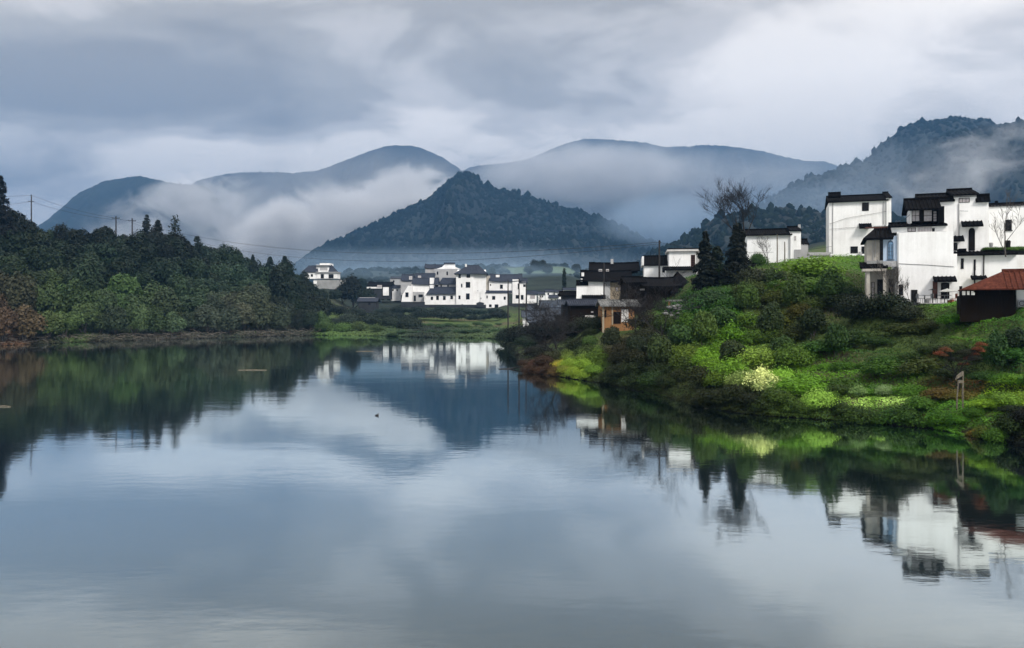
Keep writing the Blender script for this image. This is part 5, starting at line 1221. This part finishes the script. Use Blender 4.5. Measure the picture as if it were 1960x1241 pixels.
h = vh('two storey white house right of the tall one with upturned black roof', 950, 588, D0 + 2); d = D0 + 2
h.wall(936, 538, 982, 562, d + 2, 10, 'white'); h.wall(928.5, 560.5, 971, 591, d - 1.5, 12, 'white', drop=1.5); h.wall(927, 528, 938, 590, d + 3, 8, 'beige'); h.roof(937, 999, 538.5, 526, d + 2, 10, 'tile_slate', over=0.9, th=0.3, curve=0.5)
h.roof(930, 979, 560.5, 556, d - 1.6, 3.6, 'tile_slate', over=0.3, shed=True, name='lower_roof'); h.wall(981, 535, 993, 585, d + 1.2, 10, 'white', drop=2); h.wall(993, 540, 1007, 580, d + 2.2, 9, 'white', drop=2)
h.roof(993, 1009, 541, 533, d + 2.2, 9, 'tile_slate', over=0.4, th=0.3, name='side_roof')
for a, q in [((957, 545, 962.5, 553), d + 2), ((938, 544, 940, 547.5), d + 2), ((942, 567, 948, 574), d - 1.5), ((931, 566, 933.5, 571.5), d - 1.5), ((964, 568, 968, 574), d - 1.5), ((936, 583, 941, 588), d - 1.5), ((947, 583, 954, 590.5), d - 1.5), ((987, 565, 993, 572), d + 1.2), ((997, 565, 1002, 574), d + 2.2), ((1001.5, 544.5, 1006, 549.5), d + 2.2), ((991, 543, 992.8, 554), d + 1.2)]: h.window(*a, q, bars=(2, 1), fw=0.08)
h.part('gable_wall', 'white', 949, 526.5, 956, 531, d + 4, 5); h.done()
h = vh('long low white house with four windows left of the tall one', 842, 582, D0)
h.wall(812, 562, 873.2, 583, D0 + 1, 9, 'white', drop=2); h.roof(817, 873, 562.5, 549.5, D0 + 1, 9, 'tile_slate', over=0.8, th=0.3, end=0.2, hip=(2, 0))
for a in [(824.5, 568, 829, 574.5), (835, 566.5, 840, 574.5), (848, 567, 853, 574.5), (862, 566, 867, 573)]: h.window(*a, D0 + 1, bars=(2, 1), fw=0.08)
h.done()
h = vh('grey windowed house stepping up behind the long low one', 855, 549, D0 + 12); d = D0 + 12
h.wall(829, 543, 873.5, 560, d, 6, 'greyplaster'); h.roof(839, 873, 543.5, 532.5, d, 6, 'tile_slate', over=0.5, th=0.3, end=0.1, hip=(2, 0)); h.window(831, 545.5, 839, 552, d, bars=(2, 1), fw=0.08); h.window(843, 545.5, 846, 551, d, fw=0.06); h.window(856, 545.5, 859, 550, d, fw=0.06); h.done()
h = vh('white house with blank upper wall at the left of the village', 805, 575, D0 + 5); d = D0 + 5
h.wall(787, 544, 822, 562, d, 8, 'white'); h.roof(789, 838, 544.5, 533, d, 8, 'tile_slate', over=0.7, th=0.3, curve=0.3); h.wall(788.5, 559, 812, 578, d - 0.5, 8, 'greyplaster', drop=1); h.window(801, 564, 809.5, 569.5, d - 0.5, bars=(3, 1), fw=0.1); h.window(792, 566, 796, 577, d - 0.5, fw=0.08)
h.part('gable_wall', 'white', 822.5, 532, 830, 552, d - 0.6, 8); h.done()
h = vh('narrow white wing with slanted left edge and one window at the village end', 778, 577, D0); d = D0
h.wa['white'] = MB().prism_y(d, d + 8, [(X(768, d), Zv(580, d)), (X(788, d), Zv(580, d)), (X(788, d), Zv(548, d)), (X(781, d), Zv(547, d)), (X(770, d), Zv(565, d))]); h.window(776, 560, 782, 568.5, d, 'frame', 'pane', (2, 1), fw=0.1, sill=True)
h.done()
h = vh('grey rear house with white parapet above the long roofs', 850, 531, D0 + 25); d = D0 + 25
h.wall(831, 515, 875, 545, d, 9, 'greyplaster'); h.wa['white2'] = MB().prism_y(d + 3, d + 4, [(X(832, d), Zv(515.2, d)), (X(882, d), Zv(515.2, d)), (X(871, d), Zv(511, d)), (X(869.5, d), Zv(505, d)), (X(851, d), Zv(505, d)), (X(845, d), Zv(511, d))])
h.roof(834, 850, 515, 507, d + 4, 6, 'tile_slate', over=0.4, th=0.3); h.cap(850, 870, 503.5, 505.2, d + 2.8, 1.2, 'tile_slate'); h.window(854.5, 520, 857.5, 527, d, fw=0.08); h.window(836, 520, 839, 526, d, fw=0.08); h.done()
h = vh('small slate roofed rear house at the upper left of the village', 815, 522, D0 + 30); d = D0 + 30
h.wall(814, 513, 831, 530, d, 8, 'greyplaster'); h.roof(813, 832, 513.5, 507, d, 8, 'tile_slate', over=0.5, th=0.3, curve=0.5); h.window(818.5, 515, 822, 521, d, 'frame_light', 'pane_light', fw=0.08)
h.roof(794, 831, 535, 523.5, d - 10, 8, 'tile_slate', over=0.6, th=0.3, name='lower_roof'); h.wall(796, 534.5, 830, 545, d - 10, 7, 'white2'); h.window(800, 528, 806, 533.5, d - 11.2, 'frame_light', 'pane_light', fw=0.3, label='white dormer on the lower roof'); h.done()
h = vh('leftmost slate roofed houses of the village behind the slanted wing', 775, 560, D0 + 18); d = D0 + 18
h.wall(767, 537, 789, 562, d, 8, 'greyplaster'); h.roof(768, 790, 537.5, 526, d, 8, 'tile_slate', over=0.5, th=0.3, curve=0.4); h.window(783, 529, 789, 535.5, d - 1, 'frame_light', 'pane_light', fw=0.3, label='white dormer'); h.done()
h = vh('small white annex at the right end of the village', 1018, 576, D0 + 6); d = D0 + 6
h.wall(1009, 562.5, 1027, 577, d, 7, 'white', drop=2); h.roof(1009, 1027, 562.8, 557, d, 7, 'tile_slate', over=0.5, th=0.3); h.window(1015, 565, 1024, 572, d, 'frame', 'pane_light', (3, 1), fw=0.08); h.done()
d = 392
h = House('retaining_wall', 'dark stone retaining wall under the white village', 'wall', 870, 592, d)
h.wall(768, 578, 812, 594, d, 3, 'darkstone', drop=2); h.wall(812, 583.5, 930, 595, d + 1.0, 3, 'darkstone', drop=2); h.wall(930, 591.5, 972, 598, d + 0.6, 3, 'darkstone', drop=2); h.wall(972, 581, 1030, 597, d + 1.5, 3, 'darkstone', drop=2); h.done()
x = X(917, 393); mb = MB(); mb.prism_y(390, 391.9, [(X(911, 390), Zv(588, 390)), (X(926, 390), Zv(588, 390)), (X(926, 390), Zv(580, 390)), (X(918, 390), Zv(578, 390)), (X(912, 390), Zv(580, 390))])
tag(mb.build('storage_hut', 'darkstone', None, P(918, 588, 390)), 'dark little hut at the foot of the tall village house', 'hut')

for (u0, u1, v0, v1, d, lab) in [(1086, 1104, 562, 574, 240, 'white cottage squeezed against the dark stepped hut'), (1030, 1043, 561, 574, 345, 'tiny white cottage right of the village annex'), (748, 765, 549, 562, 425, 'white cottage half hidden left of the slanted village wing'), (1052, 1068, 568, 580, 270, 'white fronted cottage below the far cottages'), (690, 704, 560, 570, 395, 'small pale shed beside the spreading dark tree')]:
    h = House('cottage', lab, 'cottage', (u0 + u1) / 2, v1, d, 'far cottages beyond the hamlet', rib=2)
    h.wall(u0, v0 + 2, u1, v1, d, 5, 'white2', drop=4); h.roof(u0, u1, v0 + 2.3, v0 - 2.5, d, 5, 'tile_slate', over=0.5)
    h.window(u0 + 3, v0 + 5, u0 + 5.5, v0 + 8.5, d, fw=0.06); h.window(u1 - 6, v0 + 5, u1 - 3.5, v0 + 8.5, d, fw=0.06); h.done()
# hilltop house and the roofs between
d = 425
h = House('house', 'hilltop white house with flat pavilion tower above the left trees', 'house', 610, 535, d, 'houses left of the village', rib=2)
h.wall(605, 507, 630, 522, d + 2, 8, 'white2'); h.part('flat_roof', 'white', 612, 504, 631, 508, d + 1, 9); h.part('flat_roof', 'tile_slate', 604, 508.2, 631.5, 509.6, d + 1.2, 9); h.window(612, 512, 627, 518, d + 2, 'frame_light', 'greyplaster', (4, 1), fw=0.15)
h.wall(583, 520.5, 606, 534, d, 8, 'white'); h.wall(606, 522, 645, 533.5, d - 0.4, 8, 'white'); h.part('slab', 'greyplaster', 604, 520.5, 646, 522, d - 1.2, 9)
h.roof(579, 606, 520.6, 509, d, 8, 'tile_slate', over=0.5, th=0.3, hip=(2.5, 0)); h.roof(630, 640, 519.5, 508, d, 8, 'tile_slate', over=0.3, th=0.3, hip=(0, 2.5))
h.window(614, 525, 620, 533, d - 0.4, 'frame', 'pane', fw=0.1); h.window(629, 525, 638.5, 533, d - 0.4, 'frame', 'pane', (2, 1), fw=0.1); h.window(595, 525, 599, 530, d, fw=0.1); h.done()
d = 415
h = House('wall', 'pale garden wall sloping below the hilltop house', 'wall', 630, 540, d); h.wall(600, 536, 662, 543, d, 1, 'concrete', drop=3); h.wall(600, 538, 606, 545, d - 1, 0.9, 'white', drop=1); h.done()
h = House('house', 'black roofed cottage with white wall strip left of the village', 'house', 725, 560, 420, 'houses left of the village', rib=2); d = 420
h.roof(704, 750, 548, 541, d, 8, 'tile', over=0.5, th=0.3, curve=0.4); h.wall(702, 549.5, 731, 552.5, d - 0.6, 0.5, 'white'); h.wall(706, 548, 748, 562, d, 7, 'darkstone', drop=3); h.wall(733, 550, 744, 566, d - 0.6, 0.5, 'white2'); h.window(722, 546, 731, 550, d - 0.9, 'frame_light', 'pane_light', fw=0.15); h.done()
h = House('house', 'faint pale house in the mist just left of the village roofs', 'house', 756, 545, 500, 'houses left of the village', rib=2); h.wall(747, 533, 768, 548, 500, 8, 'greyplaster', drop=8); h.roof(747, 768, 533, 530, 500, 8, 'tile_grey', over=0.4); h.window(752, 537, 755, 541, 500, fw=0.1); h.done()
h = House('house', 'dark house with pale blue ridge under the spreading tree', 'house', 700, 585, 350, 'houses left of the village', rib=2); d = 350
h.roof(684, 722, 577, 570, d, 7, 'tile_slate', over=0.4, th=0.25); h.part('ridge_cap', 'greyplaster', 688, 569.5, 718, 572, d + 3.3, 0.6); h.wall(686, 577, 720, 590, d, 7, 'darkstone', drop=5); h.window(705, 580, 709, 584, d, fw=0.06); h.done()

# ------------------------------------------------------------ poles and wires
def pole(u, vt, d, label, arm=None, r=0.14, va=None, group=None, arms=(1,)):
    z0 = gz(u, d) - 0.5; x = X(u, d); zt = Zv(vt, d)
    e = empty('utility_pole', (x, d, z0), label, 'utility pole', group)
    MB().tube([(0, 0, 0), (0, 0, (zt - z0) * .5), (0, 0, zt - z0)], [r, r * .9, r * .7], 8).build('shaft', 'pole', e)
    if arm:
        a = arm / FPX * d; zz = Zv(va, d) - z0
        MB().box(-a, a, -0.16, -0.06, zz - 0.09, zz + 0.09).build('cross_arm', 'pole', e)
        for sx in (-0.92, 0.92): MB().tube([(sx * a, -.11, zz + .09), (sx * a, -.11, zz + .32)], [0.06, 0.04], 6).build('insulator', 'pole', e)
    return e
GP = 'utility poles on the left ridge'
pole(60, 373, 238, 'tallest slim utility pole standing on the left ridge near the edge', 6, 0.2, 386, GP); pole(108, 429, 262, 'small distant pole right of the tallest one on the left ridge', 6, 0.2, 434, GP)
pole(222, 414, 248, 'utility pole with wide cross arm left of the skyline pines', 7.5, 0.24, 418, GP); pole(253, 418, 250, 'utility pole with wide cross arm closest to the skyline pines', 7.5, 0.24, 423, GP)
GT = 'bare poles on the point'
pole(972.5, 536, 160, 'dark pole on the point, left of the three', None, 0.16, group=GT); pole(993.5, 533, 152, 'dark pole on the point, middle of the three', None, 0.15, group=GT); pole(1007, 543, 158, 'thinner dark pole on the point, right of the three', None, 0.12, group=GT)
pole(1262, 460, 118, 'dark utility pole beside the small flat topped white house', 1.6, 0.16, 466, None)
def wire(pts, sag, label, r=0.035, group='overhead wires'):
    a, b2 = Vector(P(*pts[0])), Vector(P(*pts[1])); n = 16; q = []
    for i in range(n + 1):
        t_ = i / n; p = a.lerp(b2, t_); p.z -= sag * 4 * t_ * (1 - t_); q.append(p[:])
    o = MB().tube(q, [r] * (n + 1), 4).build('power_line', 'pole', None, q[0]); tag(o, label, 'wire', group)
wire([(253, 423, 250), (1262, 464, 118)], 5.2, 'long upper wire crossing the river to the right bank pole', 0.03)
wire([(253, 427, 250), (1262, 467, 118)], 6.6, 'long lower wire crossing the river to the right bank pole', 0.026)
wire([(60, 374, 238), (222, 418, 248)], 0.8, 'upper wire from the tallest pole towards the pines'); wire([(60, 386, 238), (222, 421, 248)], 0.8, 'lower wire from the tallest pole towards the pines')
wire([(-90, 370, 240), (60, 374, 238)], 0.6, 'upper wire running off the picture left of the tallest pole'); wire([(-90, 396, 240), (60, 386, 238)], 0.6, 'lower wire running off the picture left of the tallest pole')
wire([(222, 418, 248), (253, 423, 250)], 0.2, 'short wire between the two cross arm poles')
wire([(1262, 464, 118), (1592, 472, 118)], 1.2, 'wire from the right bank pole to the tall plain house', 0.02)

# ------------------------------------------------------------ small things
d = 51.2; z0 = gz(1838, d) - 0.3
e = empty('wooden_frame', (X(1838, d), d, z0), 'two grey weathered posts joined by a bar at the right waterside', 'post frame')
def lp(u, v): return (X(u, d) - X(1838, d), 0, Zv(v, d) - z0)
MB().tube([lp(1831, 792), lp(1832, 760), lp(1834.5, 728)], [0.05, 0.045, 0.04], 7).build('post', 'greypost', e); MB().tube([lp(1843, 792), lp(1842.5, 750), lp(1843.5, 711)], [0.06, 0.055, 0.045], 7).build('post', 'greypost', e)
a, b2 = lp(1833, 730), lp(1843, 727); MB().box(a[0], b2[0], -0.07, 0.05, a[2] - 0.12, a[2] + 0.07).build('cross_bar', 'greypost', e)
a, b2 = lp(1829, 722), lp(1843, 713); MB().prism_y(-0.06, 0.08, [(a[0], a[2] - .16), (b2[0], b2[2] - .2), (b2[0], b2[2] + .08), (a[0] + .12, a[2] + .1)]).build('plank', 'greypost', e)
d = 84; z0 = gz(1434, d); mb = MB().box(X(1429.5, d), X(1439, d), d, d + 0.3, z0 - 0.8, Zv(603.5, d)); mb.box(X(1429, d), X(1439.5, d), d - 0.03, d + 0.33, Zv(603.4, d), Zv(602.3, d))
tag(mb.build('marker_stone', 'frame_light', None, P(1434, 615, d)), 'small cream stone pillar standing in the green shrubs', 'stone pillar')
r = random.Random(9); mb = MB()
for k in range(190):
    u = r.gauss(1300, 11); v = r.uniform(585, 612); dd = 96 + r.uniform(-1.5, 1.5); s = r.uniform(.08, .3)
    x, z = X(u, dd), Zv(v, dd); import bmesh
    Vb, Fb = BLOB[r.randrange(4)]
    Q = [(x + a[0] * s * 1.4, dd + a[1] * s, z + a[2] * s * .7) for a in Vb[::1]]; mb.add(Q, [tuple(f) for f in Fb])
tag(mb.build('rubble_heap', 'tile_light', None, P(1300, 612, 96)), 'heap of pale broken stones and plaster beside the dark barn', 'rubble heap')
h = House('lean_to', 'small slab roofed lean-to above the pale rubble heap', 'lean-to', 1300, 585, 98.5); h.part('roof', 'tile_light', 1280, 574, 1322, 577, 98, 2.5); h.wall(1280, 577, 1283, 604, 98.2, 0.3, 'orange', drop=1); h.wall(1283, 577, 1321, 604, 100, 0.3, 'greyplaster', drop=1); h.done()
for k, (u0, u1, v, lab) in enumerate([(456, 511, 709, 'thin bamboo pole floating before the left bank'), (-8, 22, 779, 'short pale stick floating at the left edge'), (682, 716, 673, 'pale drifting reed line below the far white village'), (1349, 1381, 782, 'pale floating stick close to the black overhang on the right'), (955, 998, 707, 'dead branch reaching from the tip of the point into the water')]):
    dd = 8 * FPX / (v - VH); x0, x1 = X(u0, dd), X(u1, dd); r_ = 0.06 if k < 4 else 0.09
    tag(MB().tube([(x0, dd, 0.02), ((x0 + x1) / 2, dd + .1, 0.05), (x1, dd - .1, 0.02 if k < 4 else 0.35)], [r_ * .6, r_, r_ * .7], 6).build('floating_stick' if k < 4 else 'dead_branch', 'greypost' if k < 4 else 'pole', None, (x0, dd, 0)), lab, 'stick' if k < 4 else 'branch')
dd = 8 * FPX / (796 - VH); Vb, Fb = BLOB[1]
mb = MB().add([(a[0] * .14, a[1] * .1, a[2] * .07 + .03) for a in Vb], [tuple(f) for f in Fb]); mb.tube([(0.05, 0, .05), (.12, 0, .14), (.17, 0, .15)], [.035, .03, .02], 6)
o = mb.build('driftwood', 'pole'); o.location = (X(721, dd), dd, 0); tag(o, 'tiny black piece of driftwood floating alone in open water', 'driftwood')
# ------------------------------------------------------------ air
def box_mesh(name, x0, x1, y0, y1, z0, z1):
    V = [(x0, y0, z0), (x1, y0, z0), (x1, y1, z0), (x0, y1, z0), (x0, y0, z1), (x1, y0, z1), (x1, y1, z1), (x0, y1, z1)]
    F = [(0, 3, 2, 1), (4, 5, 6, 7), (0, 1, 5, 4), (1, 2, 6, 5), (2, 3, 7, 6), (3, 0, 4, 7)]
    return np_mesh(name, V, F)
m = bpy.data.materials.new('haze_air'); m.use_nodes = True
t = NT(m.node_tree); t.n.clear()
o_ = t.add('ShaderNodeOutputMaterial'); pv = t.add('ShaderNodeVolumePrincipled')
pv.inputs['Color'].default_value = (0.13, 0.28, 0.50, 1)
pv.inputs['Density'].default_value = 0.00016
pv.inputs['Anisotropy'].default_value = 0.0
t.l.new(pv.outputs[0], o_.inputs['Volume'])
hz = link('haze', box_mesh('haze', -5700, 5700, -1600, 5700, -40, 770), m)
tag(hz, 'thin blue haze filling the whole valley', 'haze', kind='stuff')
# mist lying on the mountains: soft closed bodies of cloud
def mist(u, v, d, ru, rv_, depth, dens, label, scale=0.004, thr=(0.42, 0.62), seed=0, tilt=0.0, color=(0.97, 0.98, 1.0)):
    import bmesh
    bm = bmesh.new(); bmesh.ops.create_icosphere(bm, subdivisions=3, radius=1.02)
    me = bpy.data.meshes.new('mist'); bm.to_mesh(me); bm.free()
    m = bpy.data.materials.new('mist_vapour'); m.use_nodes = True
    t = NT(m.node_tree); t.n.clear()
    o_ = t.add('ShaderNodeOutputMaterial'); pv = t.add('ShaderNodeVolumePrincipled')
    tc = t.add('ShaderNodeTexCoord'); ob = tc.outputs['Object']
    ln = t.vmath('LENGTH', ob).outputs['Value']
    fall = t.ramp(ln, [(0.0, 1.0), (0.45, 0.8), (1.0, 0.0)], 'EASE')
    geo = t.add('ShaderNodeNewGeometry')
    pos = t.mapping(geo.outputs['Position'], (scale * 0.75, scale, scale * 1.15), (seed * 3.7, seed, seed * 1.3), (0, 0.45, 0))
    nz = t.noise(pos, 1.0, 7, 0.6, 1.1)
    nz = t.math('ADD', t.math('MULTIPLY', t.math('SUBTRACT', nz, 0.5), 1.9), 0.5)
    s = t.math('ADD', nz, t.math('MULTIPLY', t.math('SUBTRACT', fall, 0.5), 0.5))
    den = t.math('MULTIPLY', t.math('MULTIPLY', t.ramp(s, [(thr[0], 0.0), (thr[1], 1.0)], 'EASE'), fall), dens)
    pv.inputs['Color'].default_value = (*color, 1); pv.inputs['Anisotropy'].default_value = 0.0
    t.l.new(den, pv.inputs['Density']); t.l.new(pv.outputs[0], o_.inputs['Volume'])
    o = link('mist', me, m, None, P(u, v, d)); o.scale = (ru / FPX * d, depth, rv_ / FPX * d); o.rotation_euler = (0, math.radians(tilt), 0)
    return tag(o, label, 'mist', kind='stuff')
mist(620, 445, 1850, 420, 120, 120, 0.030, 'thick white mist rising diagonally between the left mountains and the dark hill', 0.0085, (0.30, 0.85), seed=1, tilt=-14)
mist(520, 440, 1700, 150, 70, 60, 0.045, 'torn mist plume in the left gully', 0.014, (0.42, 0.80), seed=21, tilt=-35)
mist(730, 385, 2000, 190, 70, 70, 0.04, 'torn mist streamer climbing right towards the summit', 0.013, (0.40, 0.82), seed=11, tilt=-24)
mist(330, 410, 1750, 240, 90, 90, 0.014, 'thin mist drifting over the left ridge', 0.011, (0.40, 0.75), seed=2, tilt=-20)
mist(1120, 335, 2450, 300, 85, 150, 0.014, 'pale mist veil on the flat topped mountain', 0.0055, (0.34, 0.85), seed=3)
mist(1430, 330, 2300, 260, 70, 300, 0.0025, 'thin veil over the right end of the flat topped mountain', 0.0034, (0.36, 0.8), seed=13)
mist(1850, 320, 1000, 240, 100, 60, 0.012, 'wisps of mist on the right mountain shoulder', 0.018, (0.46, 0.85), seed=4, tilt=-24)
mist(860, 508, 860, 560, 48, 160, 0.0030, 'low blue mist lying behind the white village', 0.006, (0.2, 0.85), seed=5, color=(0.55, 0.74, 0.95))
mist(1280, 420, 1250, 200, 80, 200, 0.0035, 'faint mist in the notch right of the dark hill', 0.006, (0.35, 0.8), seed=6, color=(0.6, 0.78, 1.0))
mist(1560, 400, 1080, 260, 70, 140, 0.0022, 'faint mist low on the steep right mountain', 0.008, (0.35, 0.8), seed=16, color=(0.6, 0.78, 1.0))
mist(880, 525, 590, 420, 30, 60, 0.006, 'thin ground mist drifting over the fields just behind the village', 0.010, (0.3, 0.8), seed=25, color=(0.5, 0.72, 0.95))
mist(600, 400, 2050, 480, 150, 220, 0.0022, 'broad thin mist veiling the left mountains', 0.0035, (0.2, 0.85), seed=31, tilt=-10)
mist(1180, 350, 2500, 420, 130, 260, 0.0022, 'broad thin mist veiling the centre mountains', 0.0030, (0.2, 0.85), seed=32)
mist(1700, 350, 1030, 420, 130, 90, 0.0025, 'broad thin mist veiling the steep right mountain', 0.006, (0.25, 0.9), seed=33, color=(0.75, 0.87, 1.0))
# denser blue air pooled over the far half of the valley
import bmesh
bm = bmesh.new(); bmesh.ops.create_icosphere(bm, subdivisions=4, radius=1.0); me = bpy.data.meshes.new('mist'); bm.to_mesh(me); bm.free()
m = bpy.data.materials.new('blue_air'); m.use_nodes = True; t = NT(m.node_tree); t.n.clear()
o_ = t.add('ShaderNodeOutputMaterial'); pv = t.add('ShaderNodeVolumePrincipled'); pv.inputs['Color'].default_value = (0.08, 0.21, 0.42, 1); pv.inputs['Density'].default_value = 0.00017; pv.inputs['Anisotropy'].default_value = 0
t.l.new(pv.outputs[0], o_.inputs['Volume']); o = link('mist', me, m, None, (0, 2900, 0)); o.scale = (4200, 2300, 735)
tag(o, 'blue air pooled between the distant mountains', 'mist', kind='stuff')
